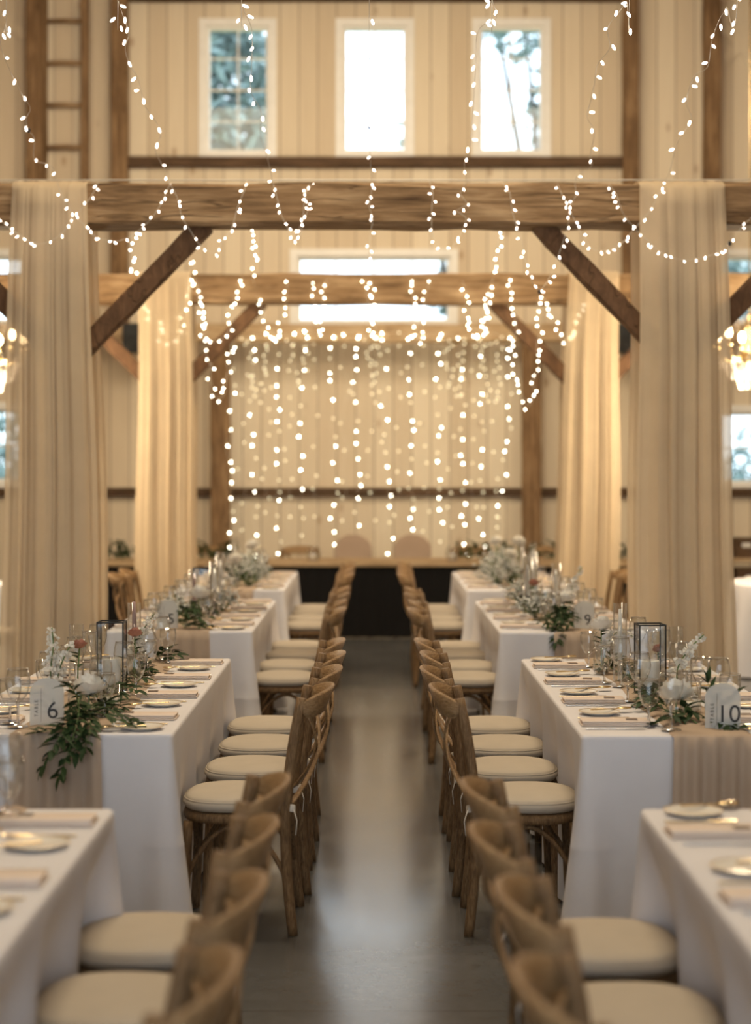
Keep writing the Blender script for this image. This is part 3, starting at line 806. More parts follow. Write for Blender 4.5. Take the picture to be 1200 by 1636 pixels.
# chairs behind the head table, backs to the wall
for x, lab in ((-1.85, 'cross-back chair behind the head table, farthest left'), (-.80, 'cross-back chair behind the head table, beside the left upholstered chair'), (1.02, 'cross-back chair behind the head table, beside the right upholstered chair'), (1.85, 'cross-back chair behind the head table, farthest right')):
    put_chair(x, 18.62, PI/2, lab)
for x, lab in ((-.23, 'taupe upholstered chair with rounded back at the head table, left of the pair'), (.41, 'taupe upholstered chair with rounded back at the head table, right of the pair')):
    t = thing('upholstered_chair', (x, 18.75, 0), lab, 'chair', 'upholstered chairs at the head table')
    m = MB(); pad(m, [(.03, .38), (0, .40), (0, .45), (.03, .48), (.1, .485)], .22, .22, .22); m.build('seat', M_uph, t)
    rows = []
    for i in range(15):
        z = .46+.53*i/14; fz = i/14; w = .205*(1-.0*fz); w = w*math.sqrt(max(0.02, 1-max(0, (fz-.68)/.335)**2.2)); r = []
        for k in range(24):
            a = 2*PI*k/24; cxx = math.cos(a); syy = math.sin(a)
            r.append(Vector((w*abs(cxx)**.6*(1 if cxx > 0 else -1), .21+.05*fz-.05*(cxx*w/.2)**2+.035*abs(syy)**.8*(1 if syy > 0 else -1), z)))
        rows.append(r)
    m = MB(); m.grid(rows, wrap=True); m.add(rows[-1], [tuple(range(24))], True); m.build('backrest', M_uph, t)
    for a in (-1, 1):
        for b in (-1, 1):
            m = MB(); m.tube([(a*.17, b*.17, .40), (a*.18, b*.19, 0)], [.02, .014], 8); m.build('leg', M_post, t)

# ------------------------------------------------------------------ round guest tables at both sides, chair beside one
def round_cloth(x, y, r, label, seed):
    rr = random.Random(seed); rows = []; n = 160; nf = 15; ph = rr.uniform(0, 6)
    for j, (rad, z) in enumerate(((.0, TH), (r-.02, TH), (r, TH-.006), (r+.006, TH-.03), (r+.01, TH-.2), (r+.018, .38), (r+.028, .015))):
        f = max(0, (TH-.03-z)/TH); row = []
        for k in range(n):
            a = 2*PI*k/n; rr_ = rad+f*.05*math.sin(nf*a+ph+.5*math.sin(3*a))
            row.append(Vector((rr_*math.cos(a), rr_*math.sin(a), z)))
        rows.append(row)
    m = MB(); m.grid(rows, wrap=True); tag(m.build('tablecloth', M_cloth, None, (x, y, 0)), label, 'tablecloth', 'white tablecloths')
round_cloth(3.80, 14.4, .86, 'white cloth on a round table behind the drape of table 10', 1)
round_cloth(-3.86, 14.2, .84, 'white cloth on a round table behind the drape of table 6', 2)
put_chair(-2.80, 13.2, .15, 'cross-back chair at the round table beyond the drape of table 6')
for k, (dx, dy) in enumerate(((-.42, -.3), (-.5, .1), (-.2, -.55))):
    place(napkin, (3.80+dx, 14.4+dy, TH+.001), R.uniform(0, 3), 'folded blush napkin on the round table by the table 10 drape, %s' % ('nearest', 'middle one', 'rearmost')[k])

# shelf against the end wall at the right
sh = thing('wooden_shelf', (4.55, 19.35, 0), 'low wooden shelf against the end wall by the low side window', 'shelf')
m = MB(); m.box((-.75, -.2, .685), (.75, .2, .725), bev=.004); m.build('top_board', M_shelfwood, sh)
m = MB(); m.box((-.72, -.19, .28), (.72, .19, .31)); m.build('lower_board', M_shelfwood, sh)
for a in (-.7, .7):
    for b in (-.16, .16): m = MB(); m.box((a-.025, b-.025, 0), (a+.025, b+.025, .685)); m.build('leg', M_girt, sh)
def crate(x, z, w, h, label):
    t = thing('dark_crate', (x, 19.33, z), label, 'crate', 'crates on the wooden shelf')
    m = MB(); m.box((-w/2, -.13, 0), (w/2, .13, .02)); m.box((-w/2, -.13, .02), (w/2, -.115, h)); m.box((-w/2, .115, .02), (w/2, .13, h)); m.box((-w/2, -.115, .02), (-w/2+.015, .115, h)); m.box((w/2-.015, -.115, .02), (w/2, .115, h)); m.build('box', M_girt, t)
    m = MB(); m.box((-.05, -.136, h*.55), (.05, -.131, h*.75)); m.build('label_plate', M_trimw, t)
crate(4.08, .726, .22, .22, 'dark crate on top of the wooden shelf, nearest the drape'); crate(4.36, .726, .24, .20, 'dark crate on top of the wooden shelf, second from the drape')
crate(4.12, .311, .28, .30, 'dark crate on the lower board of the wooden shelf, nearest the drape'); crate(4.5, .311, .3, .28, 'dark crate on the lower board of the wooden shelf, second from the drape')

# ------------------------------------------------------------------ chandeliers in the side aisles
def chandelier(x, y, z, label, seed):
    rr = random.Random(seed); t = thing('crystal_chandelier', (x, y, z), label, 'chandelier', 'crystal chandeliers')
    m = MB(); m.tube([(0,0,.30), (0,0,.62), (0,0,5.7)], [.006, .005, .005], 6); m.lathe([(0,.32), (.03,.28), (.05,.18), (.02,.1), (.06,.02), (.08,-.04), (.03,-.12), (0,-.16)], 14); m.build('stem', M_gold, t)
    for k in range(8):
        a = 2*PI*k/8; c, s = math.cos(a), math.sin(a)
        m = MB(); m.tube([Vector((c*r, s*r, zz)) for r, zz in ((.05, .0), (.14, -.08), (.24, -.05), (.30, .03))], .008, 8); m.lathe([(.0, .03), (.03, .035), (.034, .045)], 10, (c*.30, s*.30, 0)); m.lathe([(.011, .04), (.011, .10)], 8, (c*.30, s*.30, 0))
        arm = m.build('arm', M_gold, t)
        m = MB(); m.ball((c*.30, s*.30, .135), (.027, .027, .045), 8, 6); m.build('flame_bulb', M_flame, arm)
    m = MB()
    for ring, (r, zz, nn, ln) in enumerate(((.30, -.0, 24, 5), (.21, -.09, 18, 5), (.12, -.14, 12, 6), (.12, .26, 14, 5))):
        for k in range(nn):
            a = 2*PI*k/nn
            for q in range(ln):
                m.ball((r*math.cos(a)*(1-.06*q), r*math.sin(a)*(1-.06*q), zz-.03*q), (.009, .009, .013), 5, 3)
    m.build('crystal_drops', M_crystal, t)['kind'] = 'stuff'
    d = bpy.data.lights.new('chandelier_light', 'POINT'); d.energy = 150; d.color = (1, .80, .54); d.shadow_soft_size = .25
    o = bpy.data.objects.new('chandelier_light', d); COL.objects.link(o); o.location = (x, y, z-.30)
chandelier(2.98, 13.9, 2.62, 'crystal chandelier glowing behind the drape of table 10', 1)
chandelier(-3.04, 13.9, 2.60, 'crystal chandelier glowing behind the drape of table 6', 2)

# ------------------------------------------------------------------ table decoration
def leaf(m, p, d, nrm, L, W):
    d = d.normalized(); s = d.cross(nrm); s = s.normalized() if s.length > 1e-5 else d.orthogonal().normalized(); n = s.cross(d)
    m.add([p, p+d*L*.3+s*W*.42+n*W*.12, p+d*L*.62+s*W*.38+n*W*.06, p+d*L-n*L*.10, p+d*L*.62-s*W*.38+n*W*.06, p+d*L*.3-s*W*.42+n*W*.12, p+d*L*.32-n*W*.06, p+d*L*.64-n*W*.08],
          [(0,1,6), (1,2,7,6), (2,3,7), (0,6,5), (6,7,4,5), (7,3,4)], True)
def sprig(ms, ml, pts, rr, L=.055, W=.02, gap=.022):
    c = catmull(pts, gap); ms.tube(c, [.0022*(1-.6*i/len(c)) for i in range(len(c))], 5)
    for i in range(1, len(c)):
        t = (c[i]-c[i-1]).normalized()
        for sgn in (-1, 1):
            o = (t.orthogonal() if abs(t.z) > .95 else t.cross(Vector((0,0,1)))).normalized()
            d = t*.75+o*sgn*rr.uniform(.5, 1.0)+Vector((0, 0, rr.uniform(-.2, .45))); leaf(ml, c[i], d, Vector((rr.uniform(-.5,.5), rr.uniform(-.5,.5), 1)), L*rr.uniform(.7, 1.2), W*rr.uniform(.8, 1.25))
    leaf(ml, c[-1], (c[-1]-c[-2]), Vector((0, 0, 1)), L, W)
def garland(label, cx, ya, yb, seed, spread=.13, dens=16, hang=None, low=.05, L=.062, W=.025, skip=0.0):
    rr = random.Random(seed); t = thing('greenery_garland', (cx, ya, TH), label, 'greenery', 'ruscus greenery on the tables')
    ms, ml = MB(), MB(); n = max(2, int((yb-ya)*dens))
    sx = lambda y: .035*math.sin(y*5+seed)
    ms.tube([(sx((yb-ya)*i/30), (yb-ya)*i/30, .011) for i in range(31)], .0025, 5)
    for i in range(n):
        y = max(skip, (yb-ya)*(i+rr.random())/n)+(rr.random()*.2 if skip else 0); a = rr.uniform(-1, 1); x0 = sx(y); ln = rr.uniform(.10, .20)
        dx = rr.choice((-1, 1))*rr.uniform(.2, 1)*spread; up = rr.uniform(.012, low)
        sprig(ms, ml, [(x0, y, .012), (x0+dx*.5, y-ln*.35+.0, .015+up), (x0+dx, y-ln*.6, .014+up*.7)], rr, L, W)
    for h in hang or []: sprig(ms, ml, h, rr, L, W)
    ms.build('stems', M_stem, t); ml.build('leaves', M_leaf, t); return t
garland('dark ruscus garland trailing over the front edge of table 6', -1.03, 6.0, 8.3, 1, skip=.32, dens=9, hang=[
    [(-.0, .12, .10), (.0, .02, .07), (-.03, -.09, .0), (-.075, -.12, -.09)], [(0, .1, .1), (.02, -.02, .06), (.01, -.1, -.02), (-.02, -.13, -.12)], [(.02, .12, .05), (.05, .02, .05), (.07, -.07, .02), (.06, -.12, -.03)],
    [(.0, .1, .05), (.08, .05, .06), (.17, .03, .03)], [(.0, .1, .06), (.08, .12, .07), (.20, .12, .02)], [(0, .1, .10), (-.01, .03, .15), (-.02, -.01, .16)], [(.02, .1, .05), (.03, -.03, .04), (.03, -.11, -.05)], [(-.01, .1, .03), (-.03, -.03, .02), (-.10, -.07, .012)]])
garland('dark ruscus garland along the middle of table 10', 1.10, 6.15, 8.2, 2, dens=9, spread=.07, hang=[
    [(.06, .05, .02), (.09, -.05, .03), (.13, -.12, .01)], [(.08, .05, .02), (.085, .0, .09), (.07, -.01, .15)], [(.08, .05, .02), (.12, .0, .07), (.16, -.02, .11)], [(.08, .03, .02), (.11, -.06, .015), (.16, -.10, .012)], [(-.02, .1, .03), (-.06, .0, .03), (-.12, -.02, .012)]])
garland('dark ruscus garland on the table behind table 6', -1.08, 9.95, 12.0, 3, dens=9, hang=[[(0, .1, .10), (.05, 0, .10), (.10, -.02, .06)], [(0, .1, .03), (.07, 0, .03), (.15, -.02, .02)], [(-.02, .1, .08), (.0, .0, .12), (.02, -.05, .10)], [(.03, .1, .13), (.05, .05, .15), (.06, 0, .12)]])
garland('dark ruscus garland trailing over the front edge of table 9', 1.08, 9.9, 12.0, 4, dens=9, hang=[
    [(0, .1, .13), (-.02, -.02, .10), (-.05, -.08, .03), (-.07, -.13, -.05)], [(0, .1, .08), (.03, 0, .08), (.01, -.07, .04)], [(-.01, .1, .12), (-.06, .0, .10), (-.09, -.03, .05)], [(.0, .1, .15), (.02, .02, .15), (.0, -.04, .10)], [(0, .1, .06), (-.03, -.04, .06), (-.05, -.1, .0)], [(0, .1, .10), (-.03, .0, .12), (-.03, -.06, .08)]])
garland('dark greenery on the rearmost table left of the aisle', -1.06, 13.6, 15.6, 5, dens=8, low=.14)
garland('dark greenery on the rearmost table behind table 9', 1.06, 13.6, 15.6, 6, dens=8, low=.14)
garland('rosemary-like greenery tip on the cropped table before table 10', 1.0, 3.95, 4.45, 8, dens=10, spread=.05, low=.10, L=.04, W=.008)
garland('dark greenery on the cropped table before table 6', -1.13, 3.4, 4.4, 9, dens=8)
# greenery laid on the head table
for x0, x1, lab in ((-2.76, -1.45, 'bushy greenery runner on the left end of the head table'), (.88, 2.64, 'bushy greenery runner on the right end of the head table')):
    rr = random.Random(int(x1*100)); t = thing('greenery_runner', ((x0+x1)/2, 17.75, .766), lab, 'greenery', 'greenery runners on the head table'); ms, ml = MB(), MB()
    for i in range(int((x1-x0)*34)):
        x = rr.uniform(x0, x1)-(x0+x1)/2; y = rr.uniform(-.1, .1); a = rr.uniform(0, 2*PI); h = rr.uniform(.06, .25)
        sprig(ms, ml, [(x, y, .01), (x+.05*math.cos(a), y+.05*math.sin(a), h*.6), (x+.12*math.cos(a), y+.12*math.sin(a)*.6, h*.8)], rr, .06, .024)
    ms.build('stems', M_stem, t); ml.build('leaves', M_leaf, t)

# flowers
def rose_mesh(r, seed):
    """a full garden rose: rings of ruffled petals that open outwards"""
    rr = random.Random(seed); m = MB()
    m.ball((0, 0, .05*r), (.3*r, .3*r, .55*r), 10, 6)
    for ring, (np_, rad, h, open_) in enumerate(((3, .34, .80, .0), (4, .48, .80, .1), (5, .63, .74, .3), (6, .78, .62, .6), (7, .92, .42, .9), (7, 1.02, .14, 1.1))):
        for k in range(np_):
            a0 = 2*PI*(k+rr.random()*.5)/np_+ring*.7; wd = 2*PI/np_*.8; rows = []; ph = rr.uniform(0, 6); hj = rr.uniform(.86, 1.1)
            for i in range(7):
                f = i/6; row = []
                for q in range(9):
                    u = q/8*2-1; a = a0+u*wd*(.35+.65*math.sin(PI*min(.88, f*.72+.2)))
                    q_ = r*rad*(.30+.70*math.sin(PI/2*min(1, f*1.2)))*(1+open_*.30*max(0, f-.55)) + r*.05*f*f*math.sin(4.5*u+ph)-r*.06*u*u*f
                    z = r*(-.5+(h*hj+.5)*f*(1-.14*u*u))-r*open_*.30*max(0, f-.7)+r*.05*f*f*math.cos(5.5*u+ph)
                    row.append(Vector((q_*math.cos(a), q_*math.sin(a), z)))
                rows.append(row)
            m.grid(rows)
    return m
def rose(x, y, z0, z1, r, mat, label, seed, lean=(0, 0), cat='flower', nm='white_rose'):
    t = thing(nm, (x, y, z0), label, cat, 'blooms in bud vases')
    h = z1-z0; ms = MB(); ms.tube([(0, 0, 0), (lean[0]*.4, lean[1]*.4, h*.6), (lean[0], lean[1], h-r*.4)], .0028, 6); 
    ml = MB(); rr = random.Random(seed)
    for k in range(4):
        a = rr.uniform(0, 6.28); leaf(ml, Vector((lean[0]*.6, lean[1]*.6, h*(.6+.08*k))), Vector((math.cos(a), math.sin(a), .3)), Vector((0,0,1)), .05, .026)
    ms.build('stem', M_stem, t); ml.build('leaves', M_leaf, t)
    b = rose_mesh(r, seed).build('bloom', mat, t); b.location = (lean[0], lean[1], h); b.rotation_euler = (rr.uniform(-.5, -.1), rr.uniform(-.3, .3), 0)
def spike(x, y, z0, pts, label, seed, n=40, sz=.017):
    rr = random.Random(seed); t = thing('stock_flower', (x, y, z0), label, 'flower', 'blooms in bud vases'); c = catmull(pts, .008)
    ms = MB(); ms.tube(c, .0025, 6); ms.build('stem', M_stem, t); mf = MB(); k0 = int(len(c)*.42)
    for i in range(n):
        q = c[k0+int((len(c)-1-k0)*i/(n-1))]; a = rr.uniform(0, 6.28); f = 1-.45*i/n
        p = q+Vector((math.cos(a), math.sin(a), rr.uniform(-.3, .3)))*.02*f
        for k in range(5):
            b = 2*PI*k/5; d = Vector((math.cos(b), math.sin(b), rr.uniform(-.4, .4))); d = (d+(p-q).normalized()*.6).normalized(); leaf(mf, p, d, (p-q).normalized(), sz*1.35*f, sz*1.3*f)
    mf.build('florets', M_petal, t)
def bud_vase(x, y, label, h=.10, r=.035, z=TH+.005):
    t = thing('bud_vase', (x, y, z), label, 'vase', 'clear glass bud vases')
    m = MB(); m.lathe([(0, .004), (r*.8, .003), (r, .012), (r, h*.55), (r*.72, h*.8), (r*.55, h), (r*.52, h), (r*.69, h*.79), (r*.95, h*.54), (r*.95, .015), (0, .008)], 24); m.build('glass_body', M_glass, t)
    m = MB(); m.lathe([(r*.93, .012), (r*.93, h*.48)], 24); m.lathe([(0, h*.48), (r*.93, h*.48)], 24); m.build('water', M_pane, t)
def tube_holder(x, y, h, label, taper=None, wax=None, holder=False, r=.03):
    t = thing('glass_cylinder', (x, y, TH+.005), label, 'glass cylinder', 'tall glass candle cylinders')
    m = MB(); m.lathe([(r, 0), (r, h), (r-.002, h), (r-.002, .003), (0, .003)], 24); m.build('glass_tube', M_glass, t)
    if taper:
        c = thing('taper_candle', (x, y, TH+.009), 'taper candle inside the '+label, 'candle', 'taper candles in glass cylinders')
        z = 0
        if holder:
            m = MB(); m.lathe([(0, 0), (.024, 0), (.024, .004), (.006, .012), (.005, .07), (.014, .085), (.014, .10), (0, .10)], 16); m.build('black_holder', M_blackmetal, c); z = .10
        m = MB(); m.lathe([(.0105, z), (.010, z+taper*.7), (.0065, z+taper), (0, z+taper+.003)], 12); m.build('wax', wax or M_wax, c)
        m = MB(); m.tube([(0,0,z+taper), (.001,0,z+taper+.012)], .001, 5); m.build('wick', M_ink, c)
def lantern(x, y, h, w, label, rz=0):
    t = thing('glass_lantern', (x, y, TH+.005), label, 'lantern', 'black framed glass lanterns', rz); e = .0026
    m = MB(); a = w/2
    for sx in (-1, 1):
        for sy in (-1, 1): m.box((sx*a-e, sy*a-e, 0), (sx*a+e, sy*a+e, h))
    for z in (e, h-e):
        for s in (-1, 1): m.box((-a-e, s*a-e*.9, z-e), (a+e, s*a+e*.9, z+e)); m.box((s*a-e*.9, -a+e, z-e), (s*a+e*.9, a-e, z+e))
    m.build('metal_frame', M_blackmetal, t)
    m = MB()
    for s in (-1, 1): m.box((-a+e, s*a-.001, .007), (a-e, s*a+.001, h-.007)); m.box((s*a-.001, -a+e, .007), (s*a+.001, a-e, h-.007))
    m.box((-a+e, -a+e, .001), (a-e, a-e, .004)); m.build('glass_panels', M_glass, t)
    c = thing('pillar_candle', (x, y, TH+.010), 'ivory pillar candle inside the '+label, 'candle', 'pillar candles')
    hh = h*.46; m = MB(); m.lathe([(0, 0), (.037, 0), (.038, .003), (.038, hh-.004), (.035, hh), (.022, hh-.005), (0, hh-.007)], 28); m.build('wax', M_wax, c)
    m = MB(); m.tube([(0,0,hh-.008), (.001,0,hh+.008)], .001, 5); m.build('wick', M_ink, c)
def votive(x, y, label):
    t = thing('ribbed_votive', (x, y, TH+.005), label, 'votive holder', 'ribbed glass votives'); rows = []; n = 60
    for r, z in ((.036, 0), (.037, .004), (.037, .085), (.035, .085), (.034, .006)):
        rows.append([Vector(((r+.0012*math.cos(20*2*PI*k/n))*math.cos(2*PI*k/n), (r+.0012*math.cos(20*2*PI*k/n))*math.sin(2*PI*k/n), z)) for k in range(n)])
    m = MB(); m.grid(rows, wrap=True); m.build('ribbed_glass', M_glass, t)
    m = MB(); m.lathe([(0, .006), (.032, .006), (.032, .035), (0, .035)], 20); m.build('wax', M_wax, t)
def table_sign(x, y, num, label, rz=0, w=.118, h=.165):
    t = thing('table_number_sign', (x, y, TH+.006), label, 'table number', 'frosted arched table numbers', rz); prof = []; R_ = w/2
    pts = [(-R_, 0)]
    for k in range(25):
        a = PI-PI*k/24; pts.append((R_*math.cos(a), h-R_*.82+R_*.82*math.sin(a)))
    pts.append((R_, 0)); n = len(pts)
    m = MB(); m.add([(px_, -.0015, z) for px_, z in pts]+[(px_, .0015, z) for px_, z in pts], [tuple(range(n-1, -1, -1)), tuple(range(n, 2*n))]+[(i, (i+1) % n, (i+1) % n+n, i+n) for i in range(n)], False); m.build('acrylic_panel', M_acryl, t)
    m = MB(); m.box((-.03, -.014, -.002), (.03, -.0018, .006)); m.box((-.03, .0018, -.002), (.03, .014, .006)); m.build('clear_foot', M_acryl, t)
    m = MB(); m.box((-.0205, -.0024, .012), (-.0195, -.0016, h*.78)); m.build('divider_line', M_ink, t)
    def text(body, size, loc, rot):
        c = bpy.data.curves.new('lettering', 'FONT'); c.body = body; c.size = size; c.align_x = 'CENTER'; c.align_y = 'CENTER'; c.extrude = .0004; c.materials.append(M_ink)
        if size < .03: c.space_character = 1.35
        o = bpy.data.objects.new('lettering', c); COL.objects.link(o); o.parent = t; o.location = loc; o.rotation_euler = rot
        dg = bpy.context.evaluated_depsgraph_get(); me = bpy.data.meshes.new_from_object(o.evaluated_get(dg))
        q = bpy.data.objects.new('lettering', me); COL.objects.link(q); q.parent = t; q.location = loc; q.rotation_euler = rot
        bpy.data.objects.remove(o); return q
    text('TABLE', .017, (-.036, -.0023, h*.36), (PI/2, -PI/2, 0)); text(num, .085, (.020, -.0023, h*.30), (PI/2, 0, 0)).name = 'number'
def cloud(x, y, z, r, n, label, seed, big=0):
    """a loose cloud of baby's breath with a few roses' worth of stems"""
    rr = random.Random(seed); t = thing('flower_cluster', (x, y, z), label, 'flowers', 'loose white flower clusters'); ms, mf, ml = MB(), MB(), MB()
    for i in range(n):
        a = rr.uniform(0, 6.28); q = rr.random()**.5; h = rr.uniform(.35, 1)
        p = Vector((math.cos(a)*q*r, math.sin(a)*q*r, r*1.6*h*(1-.45*q*q)))*rr.uniform(.8, 1.15)
        if i % 6 == 0: ms.tube([(0, 0, 0), p*.55, p], .0015, 4)
        mf.ball(p, rr.uniform(.005, .0105), 6, 4)
        if i % 3 == 0: leaf(ml, p*rr.uniform(.5, 1), Vector((math.cos(a), math.sin(a), .4)), Vector((0,0,1)), .06, .022)
    ms.build('stems', M_stem, t); mf.build('blooms', M_tiny, t)['kind'] = 'stuff'; ml.build('leaves', M_leaf, t)

# table 6
table_sign(-1.145, 6.13, '6', 'frosted arched sign reading TABLE 6 among greenery', .10)
for xx, yy, h, lab in ((-1.035, 6.36, .085, 'bud vase with the big white rose on table 6'), (-1.20, 6.55, .11, 'bud vase with white stock on table 6'), (-1.13, 6.66, .10, 'bud vase with dusty pink bloom on table 6'), (-1.04, 7.55, .11, 'bud vase with stock behind the lantern on table 6')): bud_vase(xx, yy, lab, h)
rose(-1.035, 6.36, TH+.02, TH+.112, .056, M_petal, 'big white rose beside the table 6 sign', 1)
spike(-1.20, 6.55, TH+.02, [(0,0,0), (-.01,0,.12), (.0,0,.22), (-.005,0,.29)], 'white stock flower near the drape end of table 6', 2, 30)
spike(-1.20, 6.55, TH+.02, [(0,0,0), (.02,0,.12), (.05,0,.20), (.075,0,.23)], 'leaning white stock flower beside the upright one on table 6', 12, 22)
rose(-1.13, 6.66, TH+.02, TH+.235, .026, M_dusty, 'dusty rust bloom near the stock flower on table 6', 3, (.01, 0), nm='dusty_rose')
lantern(-1.06, 7.08, .285, .104, 'black framed lantern on table 6')
tube_holder(-1.19, 7.0, .28, 'glass cylinder left of the lantern on table 6'); tube_holder(-1.13, 6.95, .26, 'glass cylinder close beside the lantern on table 6')
tube_holder(-1.06, 7.74, .31, 'glass cylinder behind the lantern on table 6', .21, M_rosewax, True)
rose(-1.0, 7.32, TH+.006, TH+.22, .026, M_dusty, 'dusty rust bloom behind the lantern on table 6', 4, (.0, 0), nm='dusty_rose')
spike(-1.04, 7.55, TH+.02, [(0,0,0), (.02,0,.12), (.05,0,.2), (.09,0,.26)], 'white stock flower behind the lantern on table 6', 5, 30)
spike(-1.04, 7.55, TH+.02, [(0,0,0), (.01,0,.1), (.03,-.02,.16), (.04,-.05,.20)], 'short white stock flower behind the lantern on table 6', 15, 24)
votive(-1.0, 6.62, 'ribbed glass votive beside the white rose on table 6')
# table 10
table_sign(1.205, 6.06, '10', 'frosted arched sign reading TABLE 10', -.04, .122, .155)
for xx, yy, h, lab in ((1.085, 6.30, .08, 'bud vase with the white rose beside the table 10 sign'), (1.19, 6.62, .12, 'bud vase with stock on table 10'), (1.0, 7.72, .12, 'bud vase at the back of table 10')): bud_vase(xx, yy, lab, h)
rose(1.085, 6.30, TH+.02, TH+.10, .056, M_petal, 'white rose beside the table 10 sign', 6)
spike(1.16, 6.70, TH+.02, [(0,0,0), (.0,0,.12), (.05,0,.20), (.10,0,.25)], 'white stock flower leaning behind the table 10 rose', 7, 36)
lantern(1.105, 7.02, .28, .104, 'black framed lantern on table 10', .05)
tube_holder(1.045, 7.45, .33, 'glass cylinder behind the lantern on table 10', .30, M_wax); tube_holder(1.205, 7.0, .27, 'glass cylinder right of the lantern on table 10'); tube_holder(1.20, 6.78, .22, 'short glass cylinder near the stock on table 10')
rose(1.16, 7.16, TH+.006, TH+.17, .022, M_dusty, 'dusty rust bloom beside the lantern on table 10', 8, nm='dusty_rose')
rose(1.0, 7.72, TH+.02, TH+.22, .045, M_petal, 'white rose at the back of table 10', 9)
spike(1.0, 7.72, TH+.02, [(0,0,0), (.03,0,.12), (.08,0,.17), (.14,0,.15)], 'white stock flower drooping at the back of table 10', 10, 30)
votive(1.17, 6.48, 'ribbed glass votive behind the table 10 rose')
# the table behind table 6
table_sign(-1.18, 10.0, '5', 'frosted arched sign on the table behind table 6', .05, .12, .16)
bud_vase(-1.02, 10.2, 'bud vase with white rose on the table behind table 6')
rose(-1.02, 10.2, TH+.02, TH+.19, .055, M_petal, 'white rose on the table behind table 6', 11)
for k, (xx, yy, h) in enumerate(((-1.10, 10.7, .30), (-1.0, 10.95, .33), (-1.02, 11.6, .36))):
    tube_holder(xx, yy, h, 'glass cylinder, %s, on the table behind table 6' % ('nearest', 'second from front', 'farthest')[k], h*.55, M_rosewax if k == 0 else M_wax, True)
cloud(-1.2, 10.5, TH+.006, .10, 130, 'loose white flower cluster near the sign on the table behind table 6', 21)
cloud(-.97, 11.2, TH+.006, .11, 150, 'loose white flower cluster in the middle of the table behind table 6', 22)
lantern(-1.1, 11.2, .28, .112, 'black framed lantern on the table behind table 6')
# table 9
table_sign(1.195, 9.97, '9', 'frosted arched sign reading TABLE 9', -.35, .118, .155)
bud_vase(1.10, 10.15, 'bud vase with the big white rose on table 9'); rose(1.10, 10.15, TH+.02, TH+.16, .05, M_petal, 'big white rose beside the table 9 sign', 14)
bud_vase(1.17, 10.45, 'bud vase with stock on table 9', .12); spike(1.17, 10.45, TH+.02, [(0,0,0), (.0,0,.14), (.03,0,.24), (.07,0,.31)], 'white stock flower above the table 9 rose', 16, 34, .016)
for k, (xx, yy, h) in enumerate(((.98, 11.2, .35), (1.14, 11.0, .32), (1.05, 11.6, .36))):
    tube_holder(xx, yy, h, 'glass cylinder, %s, on table 9' % ('beside the aisle', 'beside the stock', 'farthest')[k], h*.55, M_wax, True)
cloud(.98, 10.7, TH+.006, .11, 150, 'loose white flower cluster near the rose on table 9', 23); cloud(1.0, 11.7, TH+.006, .12, 170, 'loose white flower cluster at the back of table 9', 24)
rose(1.0, 11.0, TH+.006, TH+.2, .03, M_dusty, 'rust bloom between the cylinders on table 9', 17, nm='dusty_rose')
# last pair of tables
cloud(-.98, 13.7, TH+.006, .17, 260, 'big white flower cluster at the near end of the rearmost table left of the aisle', 25); cloud(-1.05, 14.8, TH+.006, .15, 180, 'white flower cluster in the middle of the rearmost table left of the aisle', 26)
cloud(.98, 13.9, TH+.006, .18, 280, 'big white flower cluster at the near end of the rearmost table behind table 9', 27); cloud(1.08, 15.0, TH+.006, .15, 180, 'white flower cluster in the middle of the rearmost table behind table 9', 28)
for xx, yy, h, lab in ((-1.08, 13.6, .22, 'white rose in the near cluster of the rearmost table left of the aisle'), (1.08, 13.9, .25, 'white rose in the near cluster of the rearmost table behind table 9'), (1.2, 14.6, .32, 'tall white rose in the middle of the rearmost table behind table 9'), (1.0, 14.4, .33, 'tall white rose beside the aisle on the rearmost table behind table 9'), (-1.0, 14.4, .3, 'tall white rose in the middle of the rearmost table left of the aisle')):
    bud_vase(xx, yy, 'bud vase of '+lab.replace('white rose', 'rose'), .12); rose(xx, yy, TH+.02, TH+h, .055, M_petal, lab, int(yy*10))
for k, (xx, yy, h) in enumerate(((-1.12, 14.1, .36), (1.25, 13.8, .34), (1.2, 14.2, .36))):
    tube_holder(xx, yy, h, 'glass cylinder on the rearmost table %s' % ('left of the aisle', 'behind table 9, near its front', 'behind table 9, near its middle')[k], h*.5, M_wax, True)
# head table candles
for x, lab in ((-.62, 'hurricane glass on the head table, left of the upholstered chairs'), (.80, 'hurricane glass on the head table, right of the upholstered chairs')):
    t = thing('hurricane_glass', (x, 17.85, .766), lab, 'hurricane glass', 'hurricane glasses on the head table'); m = MB(); m.lathe([(.05, 0), (.07, .05), (.065, .11), (.05, .15), (.048, .15), (.063, .11), (.068, .05), (.048, .004), (0, .004)], 20); m.build('glass_body', M_glass, t)
    m = MB(); m.lathe([(0, .006), (.035, .006), (.035, .07), (0, .07)], 16); m.build('wax', M_wax, t)

